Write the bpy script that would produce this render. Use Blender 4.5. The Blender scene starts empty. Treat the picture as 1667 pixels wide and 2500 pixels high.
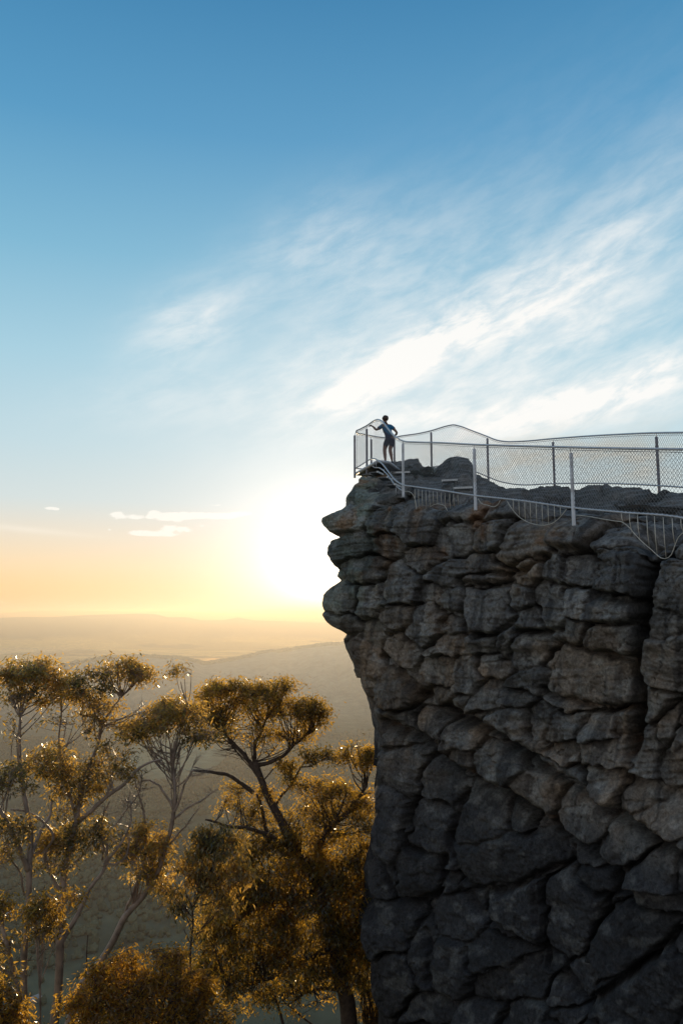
import bpy, math, random
import numpy as np
from mathutils import Vector

random.seed(7)
rng = np.random.default_rng(11)
PI = math.pi
scene = bpy.context.scene
COL = scene.collection

# ------------------------------------------------------------------ camera
W0, H0 = 1667.0, 2500.0
F = 1900.0                       # focal length in photo pixels
PITCH = math.atan2(250.0, F)     # horizon sits below the middle: looking slightly up
CP, SP = math.cos(PITCH), math.sin(PITCH)

cam_d = bpy.data.cameras.new('camera')
cam_d.sensor_fit = 'VERTICAL'
cam_d.sensor_height = 36.0
cam_d.lens = 36.0 * F / H0
cam_d.clip_start = 0.1
cam_d.clip_end = 200000.0
cam = bpy.data.objects.new('camera', cam_d)
COL.objects.link(cam)
cam.location = (0, 0, 0)
cam.rotation_euler = (PI / 2 + PITCH, 0, 0)
scene.camera = cam

scene.view_settings.view_transform = 'Standard'
scene.view_settings.look = 'None'
scene.view_settings.exposure = 0
scene.view_settings.gamma = 1
scene.cycles.max_bounces = 6
scene.cycles.transparent_max_bounces = 8
scene.cycles.volume_bounces = 1
scene.cycles.use_denoising = True


def ray(u, v):
    x = (np.asarray(u, float) - W0 / 2) / F
    y = (H0 / 2 - np.asarray(v, float)) / F
    return np.stack([x, CP - y * SP, SP + y * CP], -1)


def at(u, v, Y):
    """survey: the point at forward distance Y that stands in direction (u, v)"""
    r = ray(u, v)
    k = np.asarray(Y, float) / r[..., 1]
    return r * k[..., None]


def proj(P):
    P = np.asarray(P, float)
    x, y, z = P[..., 0], P[..., 1], P[..., 2]
    f = y * CP + z * SP
    up = -y * SP + z * CP
    return W0 / 2 + F * x / f, H0 / 2 - F * up / f


def azel(u, v):
    r = ray(u, v)
    r = r / np.linalg.norm(r)
    return math.degrees(math.atan2(r[0], r[1])), math.degrees(math.asin(r[2]))


def srgb(r, g, b):
    def c(x):
        x /= 255.0
        return x / 12.92 if x <= 0.04045 else ((x + 0.055) / 1.055) ** 2.4
    return (c(r), c(g), c(b))


# ------------------------------------------------------------------ noise
def _hash(ix, iy, iz):
    h = (ix.astype(np.int64) * 374761393 + iy.astype(np.int64) * 668265263 + iz.astype(np.int64) * 2147483647 * 3 + 12345) & 0xFFFFFFFF
    h = ((h ^ (h >> 13)) * 1274126177) & 0xFFFFFFFF
    h = (h ^ (h >> 16)) & 0xFFFFFFFF
    h = (h * 2246822519) & 0xFFFFFFFF
    h = (h ^ (h >> 15)) & 0xFFFFFF
    return h / float(0xFFFFFF)


def vnoise(x, y, z=None):
    x = np.asarray(x, float); y = np.asarray(y, float)
    z = np.zeros_like(x) if z is None else np.asarray(z, float)
    ix, iy, iz = np.floor(x), np.floor(y), np.floor(z)
    fx, fy, fz = x - ix, y - iy, z - iz
    fx = fx * fx * fx * (fx * (fx * 6 - 15) + 10); fy = fy * fy * fy * (fy * (fy * 6 - 15) + 10); fz = fz * fz * fz * (fz * (fz * 6 - 15) + 10)
    r = 0
    for dz in (0, 1):
        wz = fz if dz else 1 - fz
        if dz and not np.any(fz):
            continue
        for dy in (0, 1):
            wy = fy if dy else 1 - fy
            for dx in (0, 1):
                wx = fx if dx else 1 - fx
                r = r + wx * wy * wz * _hash(ix + dx, iy + dy, iz + dz)
    return r * 2 - 1


def fbm(x, y, z=None, octv=4, gain=0.5):
    a, s, f = 1.0, 0, 1.0
    for i in range(octv):
        s = s + a * vnoise(x * f + 17.3 * i, y * f - 9.1 * i, None if z is None else z * f + 5.7 * i)
        a *= gain; f *= 2.03
    return s


def sstep(a, b, x):
    t = np.clip((x - a) / (b - a), 0, 1)
    return t * t * (3 - 2 * t)


# ------------------------------------------------------------------ mesh helpers
def mesh_obj(name, V, Fs, mat, parent=None, smooth=True, world_parent=None):
    V = np.asarray(V, np.float32)
    me = bpy.data.meshes.new(name)
    if not isinstance(Fs, list):
        Fs = [Fs]
    Fs = [np.asarray(f, np.int32) for f in Fs if len(f)]
    nl = sum(f.size for f in Fs); nf = sum(len(f) for f in Fs)
    me.vertices.add(len(V)); me.vertices.foreach_set('co', V.ravel())
    me.loops.add(nl); me.polygons.add(nf)
    me.loops.foreach_set('vertex_index', np.concatenate([f.ravel() for f in Fs]))
    tot = np.concatenate([np.full(len(f), f.shape[1], np.int32) for f in Fs])
    st = np.concatenate([[0], np.cumsum(tot)[:-1]]).astype(np.int32)
    me.polygons.foreach_set('loop_start', st)
    me.polygons.foreach_set('use_smooth', np.full(nf, smooth))
    me.update(calc_edges=True)
    me.validate()
    if mat:
        me.materials.append(mat)
    o = bpy.data.objects.new(name, me)
    COL.objects.link(o)
    if parent is not None:
        o.parent = parent
    return o


class MB:
    """collects tubes, boxes and patches into one mesh"""
    def __init__(self):
        self.V = []; self.Q = []; self.T = []; self.n = 0

    def add(self, V, Q=None, T=None):
        V = np.asarray(V, float)
        if Q is not None and len(Q): self.Q.append(np.asarray(Q, int) + self.n)
        if T is not None and len(T): self.T.append(np.asarray(T, int) + self.n)
        self.V.append(V); self.n += len(V)

    def tube(self, P, R, sides=8, cap=True):
        P = np.asarray(P, float); n = len(P)
        R = np.full(n, R) if np.isscalar(R) else np.asarray(R, float)
        D = np.gradient(P, axis=0)
        D /= np.maximum(np.linalg.norm(D, axis=1, keepdims=True), 1e-9)
        a = np.array([0, 0, 1.0]) if abs(D[0][2]) < 0.9 else np.array([1.0, 0, 0])
        N = np.zeros_like(P)
        v = np.cross(D[0], a); v /= np.linalg.norm(v); N[0] = v
        for i in range(1, n):
            v = N[i - 1] - D[i] * np.dot(N[i - 1], D[i])
            l = np.linalg.norm(v)
            N[i] = v / l if l > 1e-6 else N[i - 1]
        B = np.cross(D, N)
        t = np.arange(sides) * 2 * PI / sides
        V = (P[:, None] + R[:, None, None] * (np.cos(t)[None, :, None] * N[:, None] + np.sin(t)[None, :, None] * B[:, None])).reshape(-1, 3)
        i = np.arange(n - 1)[:, None] * sides; j = np.arange(sides)[None]; k = (j + 1) % sides
        Q = np.stack([i + j, i + k, i + sides + k, i + sides + j], -1).reshape(-1, 4)
        T = None
        if cap:
            V = np.concatenate([V, P[:1], P[-1:]])
            c0, c1 = n * sides, n * sides + 1
            jj = np.arange(sides); kk = (jj + 1) % sides; o = (n - 1) * sides
            T = np.concatenate([np.stack([np.full(sides, c0), kk, jj], -1), np.stack([np.full(sides, c1), o + jj, o + kk], -1)])
        self.add(V, Q, T)

    def box(self, c, sx, sy, sz, rz=0.0, rx=0.0):
        s = np.array([[x, y, z] for z in (-.5, .5) for y in (-.5, .5) for x in (-.5, .5)]) * [sx, sy, sz]
        if rx:
            cy, sy_ = math.cos(rx), math.sin(rx)
            s = np.stack([s[:, 0], s[:, 1] * cy - s[:, 2] * sy_, s[:, 1] * sy_ + s[:, 2] * cy], -1)
        cz, sz_ = math.cos(rz), math.sin(rz)
        s = np.stack([s[:, 0] * cz - s[:, 1] * sz_, s[:, 0] * sz_ + s[:, 1] * cz, s[:, 2]], -1)
        self.add(s + np.asarray(c), [[0, 2, 3, 1], [4, 5, 7, 6], [0, 1, 5, 4], [2, 6, 7, 3], [0, 4, 6, 2], [1, 3, 7, 5]])

    def build(self, name, mat, parent=None, smooth=True, org=None):
        V = np.concatenate(self.V)
        if org is not None:
            V = V - np.asarray(org)
        Fs = []
        if self.Q: Fs.append(np.concatenate(self.Q))
        if self.T: Fs.append(np.concatenate(self.T))
        return mesh_obj(name, V, Fs, mat, parent, smooth)


def tag(o, label=None, cat=None, group=None, kind=None):
    if label: o['label'] = label
    if cat: o['category'] = cat
    if group: o['group'] = group
    if kind: o['kind'] = kind
    return o


def thing(name, loc, label, cat, group=None):
    o = bpy.data.objects.new(name, None)
    o.empty_display_size = 0.2
    COL.objects.link(o); o.location = tuple(float(c) for c in loc)
    return tag(o, label, cat, group)


def spline(P, n):
    """Catmull-Rom through the rows of P (any width), n points, by chord length"""
    P = np.asarray(P, float)
    d = np.concatenate([[0], np.cumsum(np.maximum(np.linalg.norm(np.diff(P[:, :3], axis=0), axis=1), 1e-6))])
    t = np.linspace(0, d[-1], n)
    M = np.gradient(P, d, axis=0) if len(P) > 2 else np.repeat((P[1:] - P[:1]) / d[-1], 2, 0)
    k = np.clip(np.searchsorted(d, t, 'right') - 1, 0, len(P) - 2)
    h = (d[k + 1] - d[k])[:, None]; s = ((t - d[k]) / h[:, 0])[:, None]
    return ((2 * s**3 - 3 * s**2 + 1) * P[k] + (s**3 - 2 * s**2 + s) * h * M[k] + (-2 * s**3 + 3 * s**2) * P[k + 1] + (s**3 - s**2) * h * M[k + 1])


# ------------------------------------------------------------------ materials
def new_mat(name):
    m = bpy.data.materials.new(name); m.use_nodes = True
    nt = m.node_tree; nt.nodes.clear()
    out = nt.nodes.new('ShaderNodeOutputMaterial')
    return m, nt, out


def N(nt, typ, **kw):
    n = nt.nodes.new(typ)
    for k, v in kw.items():
        if k.startswith('i_'):
            n.inputs[k[2:].replace('_', ' ')].default_value = v
        else:
            setattr(n, k, v)
    return n


def simple_mat(name, col, rough=0.6, metal=0.0, var=0.25, scale=6.0, bump=0.0, bscale=60.0, spec=0.5):
    m, nt, out = new_mat(name)
    b = N(nt, 'ShaderNodeBsdfPrincipled')
    b.inputs['Roughness'].default_value = rough; b.inputs['Metallic'].default_value = metal
    b.inputs['Specular IOR Level'].default_value = spec
    tc = N(nt, 'ShaderNodeTexCoord')
    no = N(nt, 'ShaderNodeTexNoise'); no.inputs['Scale'].default_value = scale; no.inputs['Detail'].default_value = 5
    nt.links.new(tc.outputs['Object'], no.inputs['Vector'])
    rp = N(nt, 'ShaderNodeValToRGB')
    rp.color_ramp.elements[0].position = 0.3; rp.color_ramp.elements[1].position = 0.7
    rp.color_ramp.elements[0].color = tuple(c * (1 - var) for c in col) + (1,)
    rp.color_ramp.elements[1].color = tuple(min(1, c * (1 + var)) for c in col) + (1,)
    nt.links.new(no.outputs['Fac'], rp.inputs['Fac'])
    nt.links.new(rp.outputs['Color'], b.inputs['Base Color'])
    if bump:
        n2 = N(nt, 'ShaderNodeTexNoise'); n2.inputs['Scale'].default_value = bscale; n2.inputs['Detail'].default_value = 4
        nt.links.new(tc.outputs['Object'], n2.inputs['Vector'])
        bp = N(nt, 'ShaderNodeBump'); bp.inputs['Strength'].default_value = bump; bp.inputs['Distance'].default_value = 0.02
        nt.links.new(n2.outputs['Fac'], bp.inputs['Height']); nt.links.new(bp.outputs['Normal'], b.inputs['Normal'])
    nt.links.new(b.outputs['BSDF'], out.inputs['Surface'])
    return m


def rock_mat():
    m, nt, out = new_mat('rock')
    L = nt.links.new
    b = N(nt, 'ShaderNodeBsdfPrincipled'); b.inputs['Roughness'].default_value = 0.92; b.inputs['Specular IOR Level'].default_value = 0.25
    at_ = N(nt, 'ShaderNodeAttribute', attribute_name='stone')
    tc = N(nt, 'ShaderNodeTexCoord')
    def noise(scale, det, rough=0.6):
        n = N(nt, 'ShaderNodeTexNoise'); n.inputs['Scale'].default_value = scale; n.inputs['Detail'].default_value = det; n.inputs['Roughness'].default_value = rough
        L(tc.outputs['Object'], n.inputs['Vector']); return n
    n1 = noise(2.3, 8, 0.7); n2 = noise(14, 6, 0.75); n3 = noise(38, 4, 0.7)
    def rng_(n, a, b_, lo, hi):
        r = N(nt, 'ShaderNodeMapRange'); r.inputs[1].default_value = a; r.inputs[2].default_value = b_; r.inputs[3].default_value = lo; r.inputs[4].default_value = hi
        L(n.outputs['Fac'], r.inputs[0]); return r
    r1 = rng_(n1, 0.3, 0.7, 0.62, 1.38); r2 = rng_(n2, 0.3, 0.7, 0.42, 1.6)
    mu = N(nt, 'ShaderNodeMath', operation='MULTIPLY'); L(r1.outputs[0], mu.inputs[0]); L(r2.outputs[0], mu.inputs[1])
    vm = N(nt, 'ShaderNodeVectorMath', operation='SCALE'); L(at_.outputs['Color'], vm.inputs[0]); L(mu.outputs[0], vm.inputs['Scale'])
    # pale lichen specks
    r3 = rng_(n3, 0.59, 0.68, 0.0, 1.0); r4 = rng_(n1, 0.5, 0.62, 0.0, 0.8)
    m2 = N(nt, 'ShaderNodeMath', operation='MULTIPLY'); L(r3.outputs[0], m2.inputs[0]); L(r4.outputs[0], m2.inputs[1])
    m3 = N(nt, 'ShaderNodeMath', operation='MULTIPLY'); L(m2.outputs[0], m3.inputs[0]); L(at_.outputs['Alpha'], m3.inputs[1])
    mx = N(nt, 'ShaderNodeMix', data_type='RGBA'); L(m3.outputs[0], mx.inputs['Factor']); L(vm.outputs[0], mx.inputs['A']); mx.inputs['B'].default_value = (0.36, 0.37, 0.34, 1)
    # dark pits
    r5 = rng_(n3, 0.30, 0.40, 0.35, 1.0)
    vm2 = N(nt, 'ShaderNodeVectorMath', operation='SCALE'); L(mx.outputs['Result'], vm2.inputs[0]); L(r5.outputs[0], vm2.inputs['Scale'])
    L(vm2.outputs[0], b.inputs['Base Color'])
    ad = N(nt, 'ShaderNodeMath', operation='ADD'); L(n2.outputs['Fac'], ad.inputs[0])
    ms = N(nt, 'ShaderNodeMath', operation='MULTIPLY'); ms.inputs[1].default_value = 0.45; L(n3.outputs['Fac'], ms.inputs[0]); L(ms.outputs[0], ad.inputs[1])
    bp = N(nt, 'ShaderNodeBump'); bp.inputs['Strength'].default_value = 0.8; bp.inputs['Distance'].default_value = 0.06
    L(ad.outputs[0], bp.inputs['Height']); L(bp.outputs['Normal'], b.inputs['Normal'])
    L(b.outputs['BSDF'], out.inputs['Surface'])
    return m


def leaf_mat(name, dark, glow, rough=0.27, thin=0.56):
    m, nt, out = new_mat(name)
    L = nt.links.new
    at_ = N(nt, 'ShaderNodeAttribute', attribute_name='tint')
    r1 = N(nt, 'ShaderNodeValToRGB')
    r1.color_ramp.elements[0].color = tuple(c * 0.45 for c in dark) + (1,); r1.color_ramp.elements[1].color = tuple(c * 1.5 for c in dark) + (1,)
    r2 = N(nt, 'ShaderNodeValToRGB')
    e = r2.color_ramp.elements
    e[0].color = (glow[0] * 0.14, glow[1] * 0.18, glow[2] * 0.35, 1); e[1].color = (min(1, glow[0] * 1.25), glow[1] * 0.95, glow[2] * 0.8, 1)
    L(at_.outputs['Fac'], r1.inputs['Fac']); L(at_.outputs['Fac'], r2.inputs['Fac'])
    b = N(nt, 'ShaderNodeBsdfPrincipled'); b.inputs['Roughness'].default_value = rough; b.inputs['Specular IOR Level'].default_value = 1.0
    L(r1.outputs['Color'], b.inputs['Base Color'])
    t = N(nt, 'ShaderNodeBsdfTranslucent'); L(r2.outputs['Color'], t.inputs['Color'])
    a = N(nt, 'ShaderNodeMixShader'); a.inputs[0].default_value = thin
    L(b.outputs['BSDF'], a.inputs[1]); L(t.outputs['BSDF'], a.inputs[2])
    L(a.outputs[0], out.inputs['Surface'])
    return m


M_ROCK = rock_mat()
M_BARK = simple_mat('gum_bark', (0.24, 0.175, 0.13), 0.42, var=0.45, scale=5, bump=0.5, bscale=25)
M_BARK_D = simple_mat('dark_bark', (0.065, 0.042, 0.028), 0.85, var=0.45, scale=8, bump=0.7, bscale=30)
M_LEAF_A = leaf_mat('gum_leaf_gold', (0.07, 0.08, 0.028), (0.97, 0.62, 0.08))
M_LEAF_B = leaf_mat('gum_leaf_olive', (0.072, 0.092, 0.044), (0.85, 0.64, 0.13))
M_LEAF_C = leaf_mat('shrub_leaf_gold', (0.09, 0.075, 0.02), (0.98, 0.60, 0.07), thin=0.66)
M_STEEL = simple_mat('galvanised_steel', (0.50, 0.51, 0.53), 0.42, 0.25, var=0.15, scale=14)
M_BRONZE = simple_mat('weathered_bar', (0.52, 0.48, 0.40), 0.5, 0.2, var=0.2, scale=14)
M_POST_SHADE = simple_mat('shaded_post', (0.20, 0.19, 0.21), 0.55, 0.1, var=0.2, scale=9)  # prow and back posts: their backlit shade is put into the colour
M_WIRE = simple_mat('wire', (0.22, 0.22, 0.22), 0.5, 0.3, var=0.2, scale=10)
M_POST = simple_mat('painted_post', (0.60, 0.61, 0.63), 0.5, 0.0, var=0.12, scale=9)
M_GRATE = simple_mat('step_grating', (0.12, 0.125, 0.13), 0.6, 0.3, var=0.3, scale=20)
M_NOSE = simple_mat('step_nosing', (0.62, 0.63, 0.62), 0.5, 0.0, var=0.2, scale=25)
M_SKIN = simple_mat('skin', (0.19, 0.095, 0.06), 0.55, var=0.12, scale=12)
M_HAIR = simple_mat('hair', (0.055, 0.028, 0.016), 0.5, var=0.4, scale=60, bump=0.6, bscale=90)
M_SHIRT = simple_mat('teal_shirt', (0.008, 0.115, 0.23), 0.85, var=0.2, scale=9, bump=0.4, bscale=22)
M_PACK = simple_mat('navy_cloth', (0.022, 0.03, 0.07), 0.85, var=0.25, scale=9, bump=0.4, bscale=25)
M_SHORT = simple_mat('dark_shorts', (0.016, 0.02, 0.04), 0.85, var=0.25, scale=9, bump=0.4, bscale=25)
M_SHOE = simple_mat('dark_shoe', (0.018, 0.018, 0.02), 0.7, var=0.3, scale=20)
M_SOLE = simple_mat('grey_sole', (0.15, 0.15, 0.15), 0.7, var=0.2, scale=20)
M_HOUSE = simple_mat('house_wall', (0.32, 0.32, 0.30), 0.8, var=0.1, scale=1)
M_ROOF = simple_mat('house_roof', (0.30, 0.31, 0.32), 0.7, var=0.1, scale=1)

# ------------------------------------------------------------------ sun and sky
SUN_AZ, SUN_EL = azel(797, 1382)
sd = Vector((math.sin(math.radians(SUN_AZ)) * math.cos(math.radians(SUN_EL)), math.cos(math.radians(SUN_AZ)) * math.cos(math.radians(SUN_EL)), math.sin(math.radians(SUN_EL))))
sun_d = bpy.data.lights.new('sun', 'SUN')
sun_d.energy = 5.0
sun_d.angle = math.radians(0.5)
sun_d.color = (1.0, 0.78, 0.50)
sun = bpy.data.objects.new('sun', sun_d); COL.objects.link(sun)
sun.rotation_euler = sd.to_track_quat('Z', 'Y').to_euler()


def build_world():
    w = bpy.data.worlds.new('World'); scene.world = w; w.use_nodes = True
    nt = w.node_tree; nt.nodes.clear(); L = nt.links.new
    out = N(nt, 'ShaderNodeOutputWorld'); bg = N(nt, 'ShaderNodeBackground'); bg.inputs['Strength'].default_value = 0.1
    L(bg.outputs[0], out.inputs['Surface'])

    def sock(x):
        return x
    def math_(op, a, b=None, c=None, clamp=False):
        n = N(nt, 'ShaderNodeMath', operation=op); n.use_clamp = clamp
        for i, x in enumerate((a, b, c)):
            if x is None: continue
            if isinstance(x, (int, float)): n.inputs[i].default_value = x
            else: L(x, n.inputs[i])
        return n.outputs[0]
    def mrange(x, a, b, lo=0.0, hi=1.0, smooth=True):
        n = N(nt, 'ShaderNodeMapRange'); n.interpolation_type = 'SMOOTHSTEP' if smooth else 'LINEAR'
        L(x, n.inputs[0])
        for i, v in enumerate((a, b, lo, hi)): n.inputs[i + 1].default_value = v
        return n.outputs[0]
    def mix(fac, a, b, mode='MIX'):
        n = N(nt, 'ShaderNodeMix', data_type='RGBA', blend_type=mode); n.clamp_factor = True
        if isinstance(fac, (int, float)): n.inputs['Factor'].default_value = fac
        else: L(fac, n.inputs['Factor'])
        for s, x in (('A', a), ('B', b)):
            if isinstance(x, tuple): n.inputs[s].default_value = x + (1,)
            else: L(x, n.inputs[s])
        return n.outputs['Result']

    tc = N(nt, 'ShaderNodeTexCoord')
    sx = N(nt, 'ShaderNodeSeparateXYZ'); L(tc.outputs['Generated'], sx.inputs[0])
    az = math_('DEGREES' if False else 'MULTIPLY', math_('ARCTAN2', sx.outputs[0], sx.outputs[1]), 180 / PI)
    el = math_('MULTIPLY', math_('ARCSINE', sx.outputs[2]), 180 / PI)
    cb = N(nt, 'ShaderNodeCombineXYZ'); L(az, cb.inputs[0]); L(el, cb.inputs[1])
    P = cb.outputs[0]

    sky = N(nt, 'ShaderNodeTexSky', sky_type='NISHITA')
    sky.sun_disc = False
    sky.sun_elevation = math.radians(SUN_EL); sky.sun_rotation = math.radians(SUN_AZ)
    sky.altitude = 500; sky.air_density = 1.0; sky.dust_density = 1.5; sky.ozone_density = 2.0

    # clear-air colour by height above the horizon
    rp = N(nt, 'ShaderNodeValToRGB'); rp.color_ramp.interpolation = 'EASE' if False else 'LINEAR'
    L(math_('DIVIDE', el, 60.0, clamp=True), rp.inputs['Fac'])
    stops = [(0, (238, 180, 104)), (0.9, (246, 196, 124)), (1.9, (251, 208, 146)), (3.4, (249, 219, 176)), (5.6, (234, 222, 202)), (8, (210, 222, 222)), (12, (190, 217, 226)),
             (18, (162, 206, 224)), (25, (120, 182, 212)), (33, (78, 152, 196)), (41, (52, 129, 177)), (60, (36, 98, 150))]
    els = rp.color_ramp.elements
    for i, (d, c) in enumerate(stops):
        e = els[i] if i < 2 else els.new(d / 60.0)
        e.position = d / 60.0; e.color = srgb(*c) + (1,)
    # behind the viewer: unseen sky, made bright and neutral to light the cliff
    rp2 = N(nt, 'ShaderNodeValToRGB'); L(math_('DIVIDE', el, 60.0, clamp=True), rp2.inputs['Fac'])
    e2 = rp2.color_ramp.elements
    e2[0].color = srgb(225, 215, 208) + (1,); e2[0].position = 0
    e2[1].color = srgb(110, 140, 175) + (1,); e2[1].position = 1
    n = e2.new(0.25); n.color = srgb(205, 208, 212) + (1,)
    back = mrange(math_('ABSOLUTE', az), 50, 120)
    clear = mix(back, rp.outputs['Color'], rp2.outputs['Color'])

    # angle from the sun
    dp = N(nt, 'ShaderNodeVectorMath', operation='DOT_PRODUCT'); L(tc.outputs['Generated'], dp.inputs[0]); dp.inputs[1].default_value = sd
    ang = math_('MULTIPLY', math_('ARCCOSINE', math_('MINIMUM', dp.outputs['Value'], 0.99999)), 180 / PI)

    def gauss(u, v, hu, hv, rot):
        a, e = azel(u, v)
        k = 0.0302            # degrees per pixel
        mp = N(nt, 'ShaderNodeMapping', vector_type='TEXTURE')
        mp.inputs['Location'].default_value = (a, e, 0); mp.inputs['Rotation'].default_value = (0, 0, math.radians(rot)); mp.inputs['Scale'].default_value = (hu * k, hv * k, 1)
        L(P, mp.inputs['Vector'])
        ln = N(nt, 'ShaderNodeVectorMath', operation='LENGTH'); L(mp.outputs[0], ln.inputs[0])
        q = math_('MULTIPLY', ln.outputs['Value'], ln.outputs['Value'])
        return math_('EXPONENT', math_('MULTIPLY', q, -1.0))

    def noise(rot, sx_, sy_, det=7, rough=0.6, dist=0.0, off=0.0):
        mp = N(nt, 'ShaderNodeMapping', vector_type='TEXTURE')
        mp.inputs['Location'].default_value = (off, off * 0.7, 0)
        mp.inputs['Rotation'].default_value = (0, 0, math.radians(rot)); mp.inputs['Scale'].default_value = (sx_, sy_, 1)
        L(P, mp.inputs['Vector'])
        n = N(nt, 'ShaderNodeTexNoise'); n.inputs['Scale'].default_value = 1.0; n.inputs['Detail'].default_value = det
        n.inputs['Roughness'].default_value = rough; n.inputs['Distortion'].default_value = dist
        L(mp.outputs[0], n.inputs['Vector'])
        return n.outputs['Fac']

    # cirrus
    streaks = [(945, 905, 210, 40, 27, 1.9), (1120, 815, 300, 70, 23, .66), (1350, 740, 380, 75, 18, .42), (1600, 440, 300, 80, 33, .16), (465, 800, 140, 80, 30, .84),
               (760, 600, 170, 90, 18, .36), (1440, 975, 240, 44, 18, 1.05), (1600, 925, 170, 75, 14, .75), (1130, 890, 480, 200, 22, .42),
               (1450, 815, 300, 60, 18, .5), (700, 920, 160, 60, 24, .46), (390, 985, 200, 60, 6, .30), (1200, 1015, 420, 65, 3, .85), (1500, 610, 320, 80, 24, .22),
               (940, 700, 320, 150, 18, .34), (1320, 560, 480, 240, 24, .10)]
    tot = None
    for (u, v, hu, hv, rot, a) in streaks:
        g = math_('MULTIPLY', gauss(u, v, hu, hv, rot), a)
        tot = g if tot is None else math_('ADD', tot, g)
    n1 = noise(22, 11.0, 2.6, 8, .58, .22); n2 = noise(18, 3.4, 1.25, 7, .62, .3, 13.0)
    tx = math_('ADD', math_('ADD', math_('MULTIPLY', mrange(n1, .28, .74), .50), math_('MULTIPLY', mrange(n2, .30, .72), .52)), .16)
    cir = mrange(math_('MULTIPLY', tot, tx), -.02, 1.12, 0, 1, False)
    cir = math_('MULTIPLY', cir, .97)
    # low bank behind the fence
    bank = math_('MULTIPLY', math_('ADD', gauss(1480, 1130, 330, 60, 0), math_('MULTIPLY', gauss(1200, 1110, 260, 40, 4), .5)), mrange(noise(5, 5, 1.6, 7, .6, .4, 4.0), .36, .66))
    # little cumulus row
    cum = None
    for (u, v, hu, hv, rot, a) in [(284, 1258, 22, 13, 0, 1.3), (330, 1262, 26, 9, 0, 1.1), (374, 1256, 20, 13, 0, 1.3), (420, 1263, 34, 13, 0, 1.4), (482, 1258, 60, 11, 2, 1.35), (590, 1254, 46, 10, 6, 1.2), (540, 1262, 40, 7, 0, 1.0),
                                   (345, 1300, 40, 9, 0, 1.3), (412, 1290, 24, 10, 0, 1.3), (455, 1293, 22, 9, 0, 1.2), (400, 1306, 56, 6, 0, 1.1), (122, 1241, 17, 5, 0, 1.3), (140, 1243, 8, 4, 0, 1.1), (525, 1233, 34, 5, 2, .9), (495, 1283, 12, 6, 0, 1.0), (268, 1293, 7, 4, 0, 1.0)]:
        g = math_('MULTIPLY', gauss(u, v, hu, hv, rot), a)
        cum = g if cum is None else math_('ADD', cum, g)
    cum = mrange(math_('MULTIPLY', cum, noise(0, .6, .30, 8, .68, .2, 7.0)), .36, .56)
    thin = math_('MULTIPLY', gauss(60, 1292, 130, 7, -4), .35)

    # glow around the low sun
    g1 = math_('EXPONENT', math_('MULTIPLY', math_('POWER', math_('DIVIDE', ang, 5.2), 1.5), -1.0))
    g2 = math_('EXPONENT', math_('MULTIPLY', math_('DIVIDE', ang, 9.0), -1.0))
    glow_far = mix(math_('MULTIPLY', g2, .75), clear, (1.0, .95, .90))
    lit = mix(cir, glow_far, (1.0, .985, .95))
    lit = mix(math_('MULTIPLY', bank, .75), lit, srgb(214, 206, 190))
    lit = mix(math_('MULTIPLY', cum, .85), lit, (1.0, .97, .90))
    lit = mix(thin, lit, (1.0, .93, .82))
    core = math_('MINIMUM', math_('MULTIPLY', g1, 1.12), 1.0)
    s0 = mix(core, lit, (1.45, 1.42, 1.36))
    hot = math_('EXPONENT', math_('MULTIPLY', math_('POWER', math_('DIVIDE', ang, 2.6), 2.0), -1.0))
    ad = N(nt, 'ShaderNodeVectorMath', operation='SCALE'); ad.inputs[0].default_value = (1.6, 1.4, 1.0); L(hot, ad.inputs['Scale'])
    s1 = N(nt, 'ShaderNodeVectorMath', operation='ADD'); L(s0, s1.inputs[0]); L(ad.outputs[0], s1.inputs[1])
    # below the horizon: dim ground bounce
    low = mix(mrange(el, -4, -.5), (.10, .095, .08), s1.outputs[0])
    sc = N(nt, 'ShaderNodeVectorMath', operation='SCALE'); L(low, sc.inputs[0]); sc.inputs['Scale'].default_value = 9.7
    ns = N(nt, 'ShaderNodeVectorMath', operation='SCALE'); L(sky.outputs[0], ns.inputs[0]); ns.inputs['Scale'].default_value = 0.08
    fin = N(nt, 'ShaderNodeVectorMath', operation='ADD'); L(sc.outputs[0], fin.inputs[0]); L(ns.outputs[0], fin.inputs[1])
    L(fin.outputs[0], bg.inputs['Color'])
    w.cycles.sampling_method = 'MANUAL'; w.cycles.sample_map_resolution = 1024


build_world()
# ------------------------------------------------------------------ terrain
RIDGE_U = np.array([-2500, -1200, -400, 0, 100, 150, 200, 280, 350, 430, 500, 560, 640, 720, 830, 950, 1200, 1700, 2600, 4000], float)
RIDGE_V = np.array([1700, 1690, 1668, 1652, 1643, 1630, 1618, 1606, 1603, 1607, 1623, 1613, 1596, 1586, 1574, 1560, 1540, 1530, 1545, 1560], float)
_rr = ray(RIDGE_U, RIDGE_V)
R_AZ = np.degrees(np.arctan2(_rr[:, 0], _rr[:, 1])); R_TAN = _rr[:, 2] / np.hypot(_rr[:, 0], _rr[:, 1])
FAR1 = [(-9000, 1508), (-500, 1520), (-100, 1512), (60, 1506), (130, 1506), (200, 1502), (260, 1500), (340, 1498), (380, 1499), (410, 1507), (460, 1507), (490, 1514), (545, 1514), (580, 1507), (620, 1514), (800, 1520), (9000, 1520)]
FAR2 = [(-9000, 1495), (-400, 1499), (0, 1498), (90, 1490), (160, 1489), (300, 1493), (420, 1492), (560, 1497), (640, 1490), (690, 1488), (760, 1492), (900, 1496), (1600, 1490), (9000, 1495)]


def prof(tab, az):
    r = ray([a for a, b in tab], [b for a, b in tab])
    return np.interp(az, np.degrees(np.arctan2(r[:, 0], r[:, 1])), r[:, 2] / np.hypot(r[:, 0], r[:, 1]))


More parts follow.
